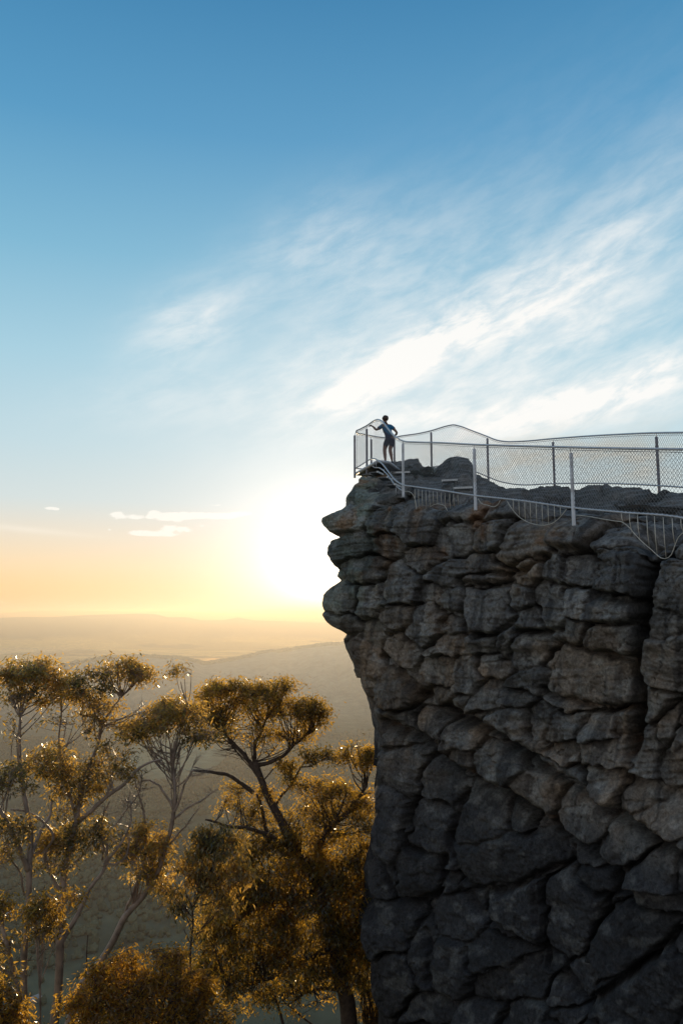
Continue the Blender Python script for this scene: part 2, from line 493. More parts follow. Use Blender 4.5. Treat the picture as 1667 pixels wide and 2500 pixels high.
def terrain_h(x, y, detail=True):
    r = np.hypot(x, y); az = np.degrees(np.arctan2(x, y))
    # slope falling away from the lookout down to the valley floor
    near = -3 - 0.58 * r
    floor = -335 + 10 * fbm(x / 420, y / 420, octv=3) + 148 * sstep(2450, 3100, r) - 8 * sstep(3100, 3300, r)
    h = np.maximum(near, floor)
    h = np.where(near > floor - 40, np.logaddexp(near / 14, floor / 14) * 14, h)
    # wooded ridge across the valley
    rc = 2500 + 500 * np.sin(np.radians(az * 3.0 + 20)) * 0.6 + 120 * fbm(az / 5, az * 0, octv=3)
    zc = np.interp(az, R_AZ, R_TAN) * rc
    d = (r - rc)
    w = np.where(d < 0, 950.0, 620.0)
    spur = 1 + 0.16 * fbm(az / 2.2, r / 900, octv=4) * sstep(-150, -500, d)
    bump = np.exp(-np.abs(d / w) ** 1.9)
    h = h + (zc - h) * np.clip(bump * spur, 0, 1.0)
    # ranges on the skyline
    h1 = prof(FAR1, az) * 5600; h2 = prof(FAR2, az) * 9500
    h = np.maximum(h, -215 + (h1 + 215) * np.exp(-((r - 5600) / 480) ** 2))
    h = np.maximum(h, -215 + (h2 + 215) * np.exp(-((r - 9500) / 900) ** 2))
    if detail:
        k = sstep(200, 700, r) * (1 - sstep(3500, 5000, r))
        h = h + k * 3.0 * fbm(x / 60, y / 60, octv=3)
        h = h + sstep(3500, 4500, r) * (1 - sstep(5200, 5600, r)) * 2 * fbm(x / 700, y / 700, octv=3)
    return h


def build_terrain():
    na, nr = 760, 620
    a = np.radians(np.concatenate([np.linspace(-180, -48, 60)[:-1], np.linspace(-48, 40, na - 120), np.linspace(40, 180, 61)[1:]]))
    r = np.concatenate([np.geomspace(3, 300, 60)[:-1], np.geomspace(300, 6000, nr - 200), np.geomspace(6000, 90000, 142)[1:]])
    R, A = np.meshgrid(r, a, indexing='ij')
    X, Y = R * np.sin(A), R * np.cos(A)
    Z = terrain_h(X, Y)
    n0, n1 = R.shape
    V = np.stack([X, Y, Z], -1).reshape(-1, 3)
    i = np.arange(n0 - 1)[:, None] * n1; j = np.arange(n1 - 1)[None]
    Q = np.stack([i + j, i + j + 1, i + n1 + j + 1, i + n1 + j], -1).reshape(-1, 4)[:, ::-1]
    # land cover: forest on the slopes, pale paddocks on the plain, a misty green clearing below
    X, Y, R, Z = X.ravel(), Y.ravel(), R.ravel(), Z.ravel()
    az = np.degrees(np.arctan2(X, Y))
    n_ = fbm(X / 60, Y / 60, octv=4)
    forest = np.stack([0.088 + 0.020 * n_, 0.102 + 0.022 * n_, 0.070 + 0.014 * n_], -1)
    rk = sstep(1350, 2300, R)[:, None]; forest = forest * (1 - rk) + np.array([.215, .245, .26]) * (1 + .5 * (forest / np.array([.088, .102, .070]) - 1)) * rk  # ridge forest turns blue-grey: distance haze painted into the ground colour
    pad = fbm(X / 900, Y / 330, octv=4)
    pasture = np.array([0.85, 0.66, 0.30]) * (0.55 + 0.5 * sstep(-0.3, 0.5, pad))[:, None]
    tree_l = sstep(0.05, 0.35, fbm(X / 520 + 40, Y / 170, octv=5))[:, None]
    plain = pasture * (1 - tree_l) + np.array([0.09, 0.09, 0.06]) * tree_l
    k = sstep(2800, 3100, R)[:, None]
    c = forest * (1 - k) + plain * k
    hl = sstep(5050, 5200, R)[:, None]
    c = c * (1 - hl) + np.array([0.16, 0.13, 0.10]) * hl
    cx, cy = 1150 * math.sin(math.radians(-13)), 1250
    g = np.exp(-(((X - cx + 0.12 * (Y - cy)) / 95) ** 2 + ((Y - cy) / 230) ** 2))[:, None]
    g = 0.8 * sstep(0.1, 0.9, g + 0.12 * fbm(X / 80, Y / 120, octv=3)[:, None])
    c = c * (1 - g) + np.array([0.15, 0.23, 0.18]) * g
    c = np.clip(c, 0.01, 1)
    m, nt, out = new_mat('land')
    b = N(nt, 'ShaderNodeBsdfPrincipled'); b.inputs['Roughness'].default_value = 1.0; b.inputs['Specular IOR Level'].default_value = 0.0
    att = N(nt, 'ShaderNodeAttribute', attribute_name='cover')
    tc = N(nt, 'ShaderNodeTexCoord')
    no = N(nt, 'ShaderNodeTexNoise'); no.inputs['Scale'].default_value = 0.05; no.inputs['Detail'].default_value = 6
    nt.links.new(tc.outputs['Object'], no.inputs['Vector'])
    mr = N(nt, 'ShaderNodeMapRange'); mr.inputs[1].default_value = .3; mr.inputs[2].default_value = .7; mr.inputs[3].default_value = .75; mr.inputs[4].default_value = 1.25
    nt.links.new(no.outputs['Fac'], mr.inputs[0])
    vm = N(nt, 'ShaderNodeVectorMath', operation='SCALE'); nt.links.new(att.outputs['Color'], vm.inputs[0]); nt.links.new(mr.outputs[0], vm.inputs['Scale'])
    nt.links.new(vm.outputs[0], b.inputs['Base Color']); nt.links.new(b.outputs['BSDF'], out.inputs['Surface'])
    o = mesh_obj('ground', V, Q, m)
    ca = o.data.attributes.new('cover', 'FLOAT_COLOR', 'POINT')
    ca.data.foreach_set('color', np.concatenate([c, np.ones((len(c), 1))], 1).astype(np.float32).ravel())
    tag(o, kind='structure')
    return o


build_terrain()


def ground_hit(u, v, r0=150, r1=60000):
    d = ray(u, v); d = d / math.hypot(d[0], d[1])
    rr = np.geomspace(r0, r1, 4000)
    hz = terrain_h(d[0] * rr, d[1] * rr, detail=False)
    k = np.argmax(d[2] * rr < hz)
    return np.array([d[0] * rr[k], d[1] * rr[k], hz[k]])


# sheets of water on the plain
def water(name, pts, z):
    P = []
    for (u, v) in pts:
        d = ray(u, v); t = z / d[2]; P.append(d * t)
    P = np.array(P); P[:, 2] = z
    n = len(P); Pc = []
    for i in range(n):
        q0, q1, q2, q3 = P[i - 1], P[i], P[(i + 1) % n], P[(i + 2) % n]
        for t in np.linspace(0, 1, 8)[:-1]:
            Pc.append(0.5 * (2 * q1 + (q2 - q0) * t + (2 * q0 - 5 * q1 + 4 * q2 - q3) * t * t + (3 * q1 - q0 - 3 * q2 + q3) * t**3))
    Pc = np.array(Pc); Pc[:, 2] = z
    me = bpy.data.meshes.new(name)
    me.from_pydata([tuple(p) for p in Pc], [], [tuple(range(len(Pc)))])
    me.materials.append(M_WATER)
    o = bpy.data.objects.new(name, me); COL.objects.link(o)
    tag(o, kind='structure')
    return o


m, nt, out = new_mat('water')
b = N(nt, 'ShaderNodeBsdfPrincipled'); b.inputs['Base Color'].default_value = (.75, .72, .62, 1); b.inputs['Roughness'].default_value = 0.12; b.inputs['Metallic'].default_value = 0.85
nz = N(nt, 'ShaderNodeTexNoise'); nz.inputs['Scale'].default_value = 0.02
bp = N(nt, 'ShaderNodeBump'); bp.inputs['Strength'].default_value = 0.15; bp.inputs['Distance'].default_value = 1.0
tcw = N(nt, 'ShaderNodeTexCoord'); nt.links.new(tcw.outputs['Object'], nz.inputs['Vector'])
nt.links.new(nz.outputs['Fac'], bp.inputs['Height']); nt.links.new(bp.outputs['Normal'], b.inputs['Normal'])
nt.links.new(b.outputs['BSDF'], out.inputs['Surface'])
M_WATER = m
water('water', [(-60, 1577), (20, 1576), (60, 1575), (110, 1578), (205, 1583), (130, 1588), (40, 1594), (-60, 1602)], -193)
water('water', [(470, 1614), (520, 1607), (590, 1604), (660, 1596), (610, 1608), (560, 1616), (520, 1624), (480, 1622)], -193)
water('water', [(640, 1563), (720, 1560), (800, 1557), (900, 1554), (860, 1560), (760, 1565), (690, 1567)], -193)
water('water', [(150, 1630), (200, 1622), (250, 1617), (230, 1626), (190, 1633)], -193)


# haze lying in the valley and over the plain
def build_haze():
    m, nt, out = new_mat('haze')
    s = N(nt, 'ShaderNodeVolumeScatter'); s.inputs['Color'].default_value = (.72, .83, 1.0, 1)
    s.inputs['Density'].default_value = 1 / 4900.0; s.inputs['Anisotropy'].default_value = 0.55
    ab = N(nt, 'ShaderNodeVolumeAbsorption'); ab.inputs['Color'].default_value = (.72, .50, .12, 1); ab.inputs['Density'].default_value = 1 / 3000.0
    ads = N(nt, 'ShaderNodeAddShader'); nt.links.new(s.outputs[0], ads.inputs[0]); nt.links.new(ab.outputs[0], ads.inputs[1])
    nt.links.new(ads.outputs[0], out.inputs['Volume'])
    mb = MB(); x0, x1, y0, y1, z0, z1 = -45000, 45000, 300, 70000, -900, 42
    mb.box(((x0 + x1) / 2, (y0 + y1) / 2, (z0 + z1) / 2), x1 - x0, y1 - y0, z1 - z0)
    o = mb.build('haze', m, smooth=False)
    tag(o, kind='stuff'); o['label'] = 'golden morning haze lying over the valley and the plain'; o['category'] = 'haze'
build_haze()


# ------------------------------------------------------------------ banks of ground mist on the plain
def mist(u, v, ru, rv, dens, label):
    z = -186.0
    d = ray(u, v); c = d * (z / d[2]); rr = math.hypot(c[0], c[1])
    rx = ru / F * rr; ry = rv / F * rr * rr / 186.0
    nu, nv = 40, 12; V = []
    for i in range(nv + 1):
        th = PI * i / nv
        for j in range(nu):
            ph = 2 * PI * j / nu
            k = 1 + .35 * float(fbm(np.array(math.cos(ph) * 2.2 + u), np.array(math.sin(ph) * 2.2), octv=3))
            V.append((math.sin(th) * math.cos(ph) * rx * k, math.sin(th) * math.sin(ph) * ry * k, math.cos(th) * 7))
    Q = [[i * nu + j, (i + 1) * nu + j, (i + 1) * nu + (j + 1) % nu, i * nu + (j + 1) % nu] for i in range(nv) for j in range(nu)]
    m, nt, out = new_mat('mist')
    s = N(nt, 'ShaderNodeVolumeScatter'); s.inputs['Color'].default_value = (1, .98, .95, 1)
    s.inputs['Density'].default_value = dens; s.inputs['Anisotropy'].default_value = 0.78
    nt.links.new(s.outputs[0], out.inputs['Volume'])
    o = mesh_obj('mist', np.array(V) + c, np.array(Q), m)
    tag(o, kind='stuff'); o['label'] = label; o['category'] = 'mist'


mist(30, 1586, 165, 6.5, 1 / 260.0, 'pale strip of ground mist on the plain at the left edge')
mist(525, 1612, 70, 5, 1 / 320.0, 'patch of ground mist in the dip behind the wooded ridge')
mist(215, 1620, 60, 4, 1 / 320.0, 'thin ground mist just beyond the left shoulder of the ridge')
mist(800, 1558, 110, 3.5, 1 / 380.0, 'bright streak of ground mist on the plain beside the cliff')


# ------------------------------------------------------------------ forest far below and along the ridge
def build_forest():
    # a ball-ish, ragged crown of 20 faces, varied by turning and stretching
    g = (1 + 5 ** .5) / 2
    iv = np.array([(-1, g, 0), (1, g, 0), (-1, -g, 0), (1, -g, 0), (0, -1, g), (0, 1, g), (0, -1, -g), (0, 1, -g), (g, 0, -1), (g, 0, 1), (-g, 0, -1), (-g, 0, 1)], float)
    iv /= np.linalg.norm(iv[0])
    it = np.array([(0, 11, 5), (0, 5, 1), (0, 1, 7), (0, 7, 10), (0, 10, 11), (1, 5, 9), (5, 11, 4), (11, 10, 2), (10, 7, 6), (7, 1, 8), (3, 9, 4), (3, 4, 2), (3, 2, 6), (3, 6, 8), (3, 8, 9), (4, 9, 5), (2, 4, 11), (6, 2, 10), (8, 6, 7), (9, 8, 1)])
    R = np.random.default_rng(21)
    n1, n2, n3 = 15000, 1, 6000
    az = np.concatenate([R.uniform(-27, 3, n1), R.uniform(-27, 3, n2), R.uniform(-27, 4, n3)])
    r = np.concatenate([np.sqrt(R.uniform(480 ** 2, 1500 ** 2, n1)), R.uniform(1500, 2500, n2), R.uniform(-25, 45, n3)])
    rc = 2500 + 500 * np.sin(np.radians(az * 3.0 + 20)) * 0.6 + 120 * fbm(az / 5, az * 0, octv=3)
    r[n1 + n2:] += rc[n1 + n2:]
    X, Y = r * np.sin(np.radians(az)), r * np.cos(np.radians(az))
    cx, cy = 1150 * math.sin(math.radians(-13)), 1250
    g_ = np.exp(-(((X - cx + 0.12 * (Y - cy)) / 80) ** 2 + ((Y - cy) / 200) ** 2))
    keep = (g_ < .35) & (fbm(X / 130, Y / 130, octv=3) + .45 > R.uniform(-.5, .5, len(X)))
    keep[n1 + n2:] = True
    X, Y = X[keep], Y[keep]
    Z = terrain_h(X, Y)
    n = len(X)
    S = R.uniform(1.6, 3.8, n); S[-n3:] = R.uniform(2.5, 5.5, n3)
    V = iv[None] * (S[:, None, None] * R.uniform(.7, 1.25, (n, 12, 1))) * np.stack([np.ones(n), np.ones(n), R.uniform(.8, 1.35, n)], -1)[:, None]
    V = V + np.stack([X, Y, Z + S * .7], -1)[:, None]
    T = (it[None] + (np.arange(n) * 12)[:, None, None]).reshape(-1, 3)
    m = simple_mat('forest_canopy', (.078, .092, .060), 1.0, var=.3, scale=.03, spec=0)
    o = mesh_obj('forest', V.reshape(-1, 3), T, m, smooth=False)
    tag(o, kind='stuff'); o['label'] = 'far off dark eucalypt forest on the valley floor and wooded ridge'; o['category'] = 'forest'


build_forest()


def house(u, v, wid, label, rz):
    p = ground_hit(u, v)
    p[2] = float(terrain_h(p[0], p[1]))
    r = thing('house', p, label, 'house', 'small houses on the valley floor')
    r.rotation_euler = (0, 0, rz)
    d, h = wid * .7, 2.4
    mb = MB(); mb.box((0, 0, h / 2 - 1), wid, d, h + 2); mb.build('wall', M_HOUSE, r, smooth=False)
    o = .6
    V = np.array([(-wid / 2 - o, -d / 2 - o, h), (wid / 2 + o, -d / 2 - o, h), (wid / 2 + o, d / 2 + o, h), (-wid / 2 - o, d / 2 + o, h), (-wid / 2 - o, 0, h + d * .32), (wid / 2 + o, 0, h + d * .32)])
    mb = MB(); mb.add(V, [[0, 1, 5, 4], [2, 3, 4, 5]], [[0, 4, 3], [1, 2, 5]]); mb.add(V * [1, 1, 0] + [0, 0, h - .02], [[3, 2, 1, 0]])
    mb.build('roof', M_ROOF, r, smooth=False)


house(50, 2233, 9, 'white roofed house between the two leftmost tree trunks, in the valley', .4)
house(24, 2238, 7, 'small pale house at the left edge of the valley floor', -.3)
house(84, 2452, 5.5, 'pale house low in the valley between the pale and the dark trunk', .9)
house(402, 2137, 7, 'tiny pale house beyond the leaning tree, near the misty clearing', .1)
house(416, 2122, 6, 'tiny house farthest off in the valley, right of the leaning tree', -.5)
# ------------------------------------------------------------------ cliff
# plan of the rim, from the right past the prow and back along the far side
PLAN = spline(np.array([[12.5, 4.0, 0], [9.2, 8.2, 0], [7.3, 11.0, 0], [5.84, 13.3, 0], [4.45, 16.0, 0], [3.0, 18.9, 0], [1.75, 21.1, 0], [0.6, 22.6, 0], [-0.15, 23.4, 0], [-0.58, 24.3, 0],
                        [-0.40, 25.3, 0], [0.1, 26.3, 0], [0.65, 27.6, 0], [1.7, 28.6, 0], [3.0, 28.9, 0], [4.6, 27.9, 0], [6.6, 24.6, 0], [8.3, 20.0, 0], [10.5, 15.5, 0], [14, 9, 0]], float), 4000)[:, :2]
SIL = np.array([(1150, 864), (1159, 863), (1170, 852), (1183, 850), (1205, 838), (1234, 841), (1245, 830), (1253, 811), (1264, 786), (1273, 785), (1288, 797), (1298, 807), (1309, 833), (1314, 830), (1320, 811), (1334, 803), (1349, 800),
                (1370, 812), (1389, 826), (1407, 823), (1417, 834), (1424, 822), (1437, 805), (1452, 791), (1475, 789), (1504, 791), (1518, 802), (1530, 816), (1541, 840), (1550, 854), (1560, 845), (1567, 844), (1580, 848), (1602, 859), (1625, 876),
                (1653, 890), (1675, 889), (1688, 890), (1710, 903), (1728, 910), (1760, 921), (1784, 930), (1792, 936), (1810, 930), (1837, 925), (1875, 918), (1905, 917), (1932, 916), (1955, 921), (1978, 926), (2000, 919), (2018, 917), (2050, 922), (2081, 931), (2090, 930),
                (2100, 918), (2116, 905), (2150, 896), (2172, 903), (2190, 908), (2215, 911), (2228, 896), (2248, 882), (2270, 880), (2288, 882), (2312, 892), (2334, 903), (2362, 905), (2400, 899), (2431, 900), (2450, 909), (2466, 919), (2500, 931), (2600, 940), (3200, 900)], float)
RIM = np.array([(700, 1150), (863, 1150), (880, 1152), (905, 1162), (940, 1178), (983, 1197), (1050, 1214), (1110, 1226), (1157, 1230), (1230, 1240), (1300, 1256), (1393, 1264), (1440, 1275), (1500, 1290), (1560, 1300), (1620, 1316), (1667, 1312), (1760, 1350), (2600, 1600)], float)
SKY_R = np.array([(600, 1158), (868, 1158), (905, 1150), (930, 1134), (957, 1130), (985, 1122), (1024, 1117), (1028, 1128), (1036, 1139), (1060, 1143), (1078, 1136), (1086, 1126), (1100, 1117), (1118, 1113), (1122, 1111), (1130, 1113), (1148, 1120), (1158, 1132), (1166, 1158), (1193, 1168),
                  (1216, 1181), (1239, 1191), (1262, 1190), (1282, 1188), (1295, 1194), (1315, 1187), (1348, 1185), (1391, 1185), (1414, 1196), (1437, 1183), (1462, 1181), (1490, 1183), (1520, 1189), (1546, 1191), (1592, 1195), (1608, 1202), (1632, 1190), (1667, 1197), (1760, 1200), (2200, 1220)], float)

# blocks of the face as surveyed from the lookout: direction (u, v) and half sizes in photo pixels, turn in degrees
BL = []
for (x, y, a, b_) in [(130,110,110,60),(270,130,70,60),(430,150,110,70),(600,110,85,50),(600,200,85,70),(745,110,80,45),(760,200,90,60),(900,215,125,75),(1100,180,95,70),(1260,200,80,60),(1545,210,50,50),(150,250,95,60),
        (300,230,80,50),(230,330,90,60),(490,290,90,60),(600,350,90,60),(710,310,70,50),(690,375,80,35),(920,350,60,40),(1020,340,50,70),(1150,360,110,80),(1310,380,110,130),(1500,400,100,110),(130,430,100,70),(270,460,70,80),
        (390,400,90,90),(520,430,60,40),(600,470,50,60),(735,490,95,100),(870,460,50,60),(928,552,65,60),(1010,490,70,110),(1125,450,75,70),(1290,480,110,60),(1470,560,80,80),(110,560,80,50),(270,610,60,50),(380,530,80,60),
        (480,570,75,95),(610,570,70,40),(590,660,85,60),(740,640,75,40),(760,690,50,30),(840,630,40,70),(930,660,70,70),(1120,610,70,55),(1280,640,120,60),(1200,790,200,120),(1480,720,90,120),(390,680,90,90),(230,700,80,100),
        (550,770,75,60),(670,770,55,80),(800,740,90,50),(930,800,90,60),(755,870,65,70),(880,860,80,50),(560,870,70,40),(360,850,80,110),(650,920,60,50),(990,960,60,70),(1090,1000,70,60),(1230,1000,100,70),(1340,980,60,60),
        (860,1000,100,60),(750,960,50,40),(1470,900,80,90),(520,990,100,80),(640,1060,80,110),(980,1070,80,40),(1100,1080,70,40),(1260,1110,110,60),(1440,1120,70,110),(790,1130,100,60),(371,1000,110,110),(1540,1000,70,100),(1540,1170,60,70)]:
    BL.append((767 + x * .574, 1200 + y * .574, a * .574, b_ * .574, 0))
for (x, y, a, b_, r) in [(380,120,110,130,0),(540,180,90,100,0),(340,320,70,180,0),(500,370,80,110,0),(720,330,110,130,0),(790,545,190,105,-8),(660,80,80,60,30),(800,120,100,80,30),(960,240,90,100,20),(1160,330,140,90,25),(890,310,60,60,30),
        (1340,420,110,90,20),(1180,500,90,40,25),(1230,610,90,60,10),(1490,330,90,100,20),(1480,600,110,130,0),(300,620,70,80,0),(480,560,80,90,0),(590,620,50,60,0),(870,730,130,130,0),(1080,780,110,160,0),(1380,860,180,130,-40),
        (650,760,120,120,20),(330,800,90,110,0),(480,920,50,120,0),(600,960,90,110,0),(780,920,120,100,20),(850,1030,150,90,0),(1010,960,60,60,0),(1110,1050,130,80,-35),(1430,1070,210,150,-35),(330,1050,90,120,0),(500,1150,130,70,0),
        (700,1170,110,60,0),(900,1170,110,60,0),(1080,1170,80,50,0),(1070,130,170,70,28),(1270,170,130,70,28),(1420,240,120,70,28),(1060,60,110,50,20)]:
    BL.append((767 + x * .574, 1800 + y * .574, a * .574, b_ * .574, r))
_r2 = random.Random(5)
for i in range(120):                      # beyond the frame, right and below
    u = _r2.uniform(900, 2400); v = _r2.uniform(1300, 3300)
    if u < 1700 and v < 2540: continue
    BL.append((u, v, _r2.uniform(50, 110), _r2.uniform(40, 80), _r2.uniform(-20, 30)))
BL = np.array(BL)
# open joints: polylines with width (px) and depth (m)
def cz7(p): return [(767 + x * .574, 1200 + y * .574) for x, y in p]
def cz8(p): return [(767 + x * .574, 1800 + y * .574) for x, y in p]
JOINTS = [(cz8([(300, -70), (470, 0), (620, 110), (740, 190), (860, 230), (940, 300), (1040, 390), (1180, 460), (1300, 560), (1330, 640)]), 13, .55),
          (cz8([(600, -120), (760, -50), (880, 20), (1000, 120), (1200, 240), (1400, 360), (1568, 470), (1700, 560)]), 16, .75),
          (cz7([(1470, 180), (1440, 300), (1410, 440), (1400, 560), (1390, 700), (1400, 860), (1395, 980), (1375, 1100)]), 12, .8),
          (cz8([(1080, 1010), (1170, 1130), (1330, 1010), (1500, 880), (1600, 800)]), 11, .45),
          (cz8([(640, 640), (720, 740), (800, 800), (900, 860), (970, 900), (1000, 1000), (1060, 1040)]), 9, .3),
          (cz8([(640, 230), (610, 330), (600, 450), (620, 560), (700, 640), (800, 655), (900, 600), (970, 570), (1030, 560)]), 8, .35),
          (cz7([(310, 700), (380, 760), (470, 860), (560, 940), (680, 980), (760, 1010), (900, 1080)]), 10, .4),
          (cz8([(1090, 480), (1110, 590), (1180, 660), (1250, 680), (1330, 640)]), 8, .3),
          (cz8([(960, 560), (965, 780), (1000, 900)]), 5, .16),
          (cz8([(1250, 660), (1210, 820), (1160, 930)]), 7, .25),
          (cz8([(270, 500), (330, 570), (385, 690), (480, 690), (560, 640), (555, 500), (430, 460)]), 7, .28),
          (cz8([(470, 820), (510, 900), (490, 1020)]), 8, .28),
          (cz7([(640, 390), (770, 405), (840, 380)]), 7, .3), (cz7([(545, 505), (640, 520), (660, 600), (790, 605), (850, 560)]), 7, .3),
          (cz7([(870, 600), (1000, 600), (1060, 590)]), 7, .3), (cz7([(1190, 445), (1340, 465), (1400, 470)]), 8, .35), (cz7([(1060, 650), (1200, 690), (1380, 715)]), 6, .3),
          (cz7([(1000, 830), (1060, 880), (1200, 910), (1390, 925)]), 8, .35), (cz7([(780, 300), (860, 350), (1000, 290)]), 7, .35), (cz7([(1020, 250), (1180, 260), (1200, 300)]), 7, .35)]


def poly_dist(u, v, pts):
    d = np.full(u.shape, 1e9)
    for (x0, y0), (x1, y1) in zip(pts[:-1], pts[1:]):
        dx, dy = x1 - x0, y1 - y0
        t = np.clip(((u - x0) * dx + (v - y0) * dy) / (dx * dx + dy * dy), 0, 1)
        d = np.minimum(d, np.hypot(u - x0 - t * dx, v - y0 - t * dy))
    return d


def build_cliff():
    # columns: dense where the face is seen, sparse behind
    d = np.concatenate([[0], np.cumsum(np.linalg.norm(np.diff(PLAN, axis=0), axis=1))])
    uu, _ = proj(np.stack([PLAN[:, 0], PLAN[:, 1], 0 * PLAN[:, 0]], -1))
    nose = np.argmin(uu)
    wgt = np.ones(len(d)) * 0.12
    vis = (np.arange(len(d)) <= nose + 220) & (uu < 1850)
    wgt[vis] = 1.0
    # columns evenly spaced in what the eye sees, plus in distance near the prow
    step = np.concatenate([[0], (np.abs(np.diff(uu)) * 0.012 * 0.9 + np.diff(d) * 0.55) * wgt[1:]])
    cum = np.cumsum(step); NC = 1000
    s = np.interp(np.linspace(0, cum[-1], NC), cum, d)
    px = np.interp(s, d, PLAN[:, 0]); py = np.interp(s, d, PLAN[:, 1])
    tx, ty = np.gradient(px, s), np.gradient(py, s)
    ln = np.hypot(tx, ty); tx /= ln; ty /= ln
    nx, ny = -ty, tx                     # outward (left of travel)
    s_nose = d[nose]
    near = s <= s_nose
    u0, _ = proj(np.stack([px, py, px * 0 + 3], -1))
    zr_near = np.array([at(a, b_, y)[2] for a, b_, y in zip(u0, np.interp(u0, RIM[:, 0], RIM[:, 1]), py)])
    zr_back = np.array([at(a, b_, y)[2] for a, b_, y in zip(u0, np.interp(u0, SKY_R[:, 0], SKY_R[:, 1] + 16 + 45 * sstep(890, 960, SKY_R[:, 0])), py)])
    kb = sstep(s_nose - 0.2, s_nose + 2.5, s)
    zr = zr_near * (1 - kb) + zr_back * kb
    NRf = 860
    t = np.linspace(0, 1, NRf)
    zb = -18.0
    # the prow outline: how far the profile stands back at each height
    zs = np.array([at(787, v, 24.3)[2] for v in SIL[:, 0]])
    xs = (SIL[:, 1] - 786.0) / F * 24.3
    order = np.argsort(zs)
    z = zb + (zr[None] - zb) * (t[:, None])
    off = np.interp(z, zs[order], xs[order])
    offs = np.interp(z + 0 * z, zs[order], np.convolve(np.pad(xs[order], 4, mode='edge'), np.ones(9) / 9, 'valid'))
    dist_n = (s - s_nose)[None]
    wn = np.exp(-(dist_n / 1.35) ** 2)
    # along the face the undercut continues, softened
    wf = 0.62 * (1 - wn)
    o_in = off * wn + offs * wf
    # retreat is sideways at the prow, along the normal elsewhere
    ox = np.where(wn > 0, wn, 0); dirx = -nx[None] * (1 - wn) + 1.0 * wn; diry = -ny[None] * (1 - wn)
    dl = np.hypot(dirx, diry); dirx, diry = dirx / dl, diry / dl
    X = px[None] + dirx * o_in; Yc = py[None] + diry * o_in; Z = z.copy()
    # survey coordinates of every point of the plain wall: where its block pattern is read
    U, Vv = proj(np.stack([X, Yc, Z], -1))
    back = sstep(0.0, 1.2, dist_n + 0 * Z)
    U = U - 260 * back                     # far side: another part of the pattern
    wu = 11 * fbm(U / 75, Vv / 60, octv=3) + 4 * fbm(U / 18, Vv / 15, octv=2)
    wv = 10 * fbm(U / 75 + 31, Vv / 60 + 7, octv=3) + 3.5 * fbm(U / 18 + 5, Vv / 15, octv=2)
    Uw, Vw = U + wu, Vv + wv
    f1 = np.full(U.shape, 1e9, np.float32); f2 = f1.copy(); idx = np.zeros(U.shape, np.int32); ix2 = idx.copy()
    for k, (bu, bv, a, b_, r) in enumerate(BL):
        c, sn = math.cos(math.radians(r)), math.sin(math.radians(r))
        du, dv = Uw - bu, Vw - bv
        # rounded boxes rather than ellipses
        p = np.abs((du * c + dv * sn) / a); q = np.abs((-du * sn + dv * c) / b_)
        f = ((p ** 2.6 + q ** 2.6) ** (1 / 2.6)).astype(np.float32)
        m1 = f < f1; m2 = f < f2
        ix2 = np.where(m1, idx, np.where(m2, k, ix2))
        f2 = np.where(m1, f1, np.minimum(f2, f)); idx = np.where(m1, k, idx); f1 = np.where(m1, f, f1)
    size = np.sqrt(BL[:, 2] * BL[:, 3])[idx]
    edge = (f2 - f1) * size * 0.5                            # ~ pixels to the joint
    r3 = np.random.default_rng(3)
    hk = r3.uniform(-0.13, 0.16, len(BL)); tu = r3.uniform(-0.15, 0.15, len(BL)); tv = r3.uniform(-0.22, 0.08, len(BL))
    du = (Uw - BL[idx, 0]) / BL[idx, 2]; dv = (Vw - BL[idx, 1]) / BL[idx, 3]
    mpx = np.hypot(X, Yc) / F                                 # metres per pixel here
    sz_m = size * mpx
    dome = np.sqrt(np.clip(1 - np.clip(f1 / 1.3, 0, 1) ** 3.8, 0, 1))
    bulge = 0.38 * sz_m * dome
    # some neighbours are nearly fused, others gape; level joints open wider than upright ones
    pair = _hash(np.minimum(idx, ix2), np.maximum(idx, ix2), idx * 0)
    level = np.abs(dv) / (np.abs(du) + np.abs(dv) + 1e-6)
    gape = (0.18 + 0.95 * sstep(.15, .85, pair)) * (0.6 + 0.55 * level)
    # bulges sag: heavier towards their foot, undercut beneath
    disp = hk[idx] * np.clip(size / 45, .5, 1.6) + bulge - (tu[idx] * du + tv[idx] * dv) * 0.9
    joint = np.exp(-(edge / (2.4 + 0.022 * size)) ** 2) * np.clip(gape, 0, 1.2)
    disp = disp - 0.42 * joint * np.clip(size / 50, .5, 1.5)
    deep = np.zeros_like(disp)
    for pts, w, dep in JOINTS:
        pd = poly_dist(U + 0.6 * wu, Vv + 0.6 * wv, pts)
        g = np.exp(-(pd / w) ** 2)
        disp -= dep * g; deep = np.maximum(deep, g * min(1, dep / .5))
    # rock beds that jut out above the slanting joints
    for pts, amp in ((JOINTS[0][0], .34), (JOINTS[1][0], .50)):
        pu = np.array([p[0] for p in pts]); pv = np.array([p[1] for p in pts])
        dv_ = np.interp(U, pu, pv) + wv * .6 - Vv
        disp += amp * sstep(-6, 8, dv_) * np.exp(-np.maximum(dv_, 0) / 110) * sstep(pu[0] - 40, pu[0] + 60, U)
        disp -= .30 * amp * sstep(6, -8, dv_) * np.exp(-np.maximum(-dv_, 0) / 60) * sstep(pu[0] - 40, pu[0] + 60, U)
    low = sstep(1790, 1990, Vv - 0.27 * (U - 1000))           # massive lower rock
    # bedding
    bed_v = Vv + 10 * fbm(U / 130, Vv / 130, octv=2) - np.where(low > 0, 0.35 * (U - 1000), 0) * low
    bed = fbm(U / 260, bed_v / 9.5, octv=3) ; bed2 = 1 - np.abs(vnoise(U / 170 + 9, bed_v / 21))
    top = 1 - sstep(1330, 1500, Vv)
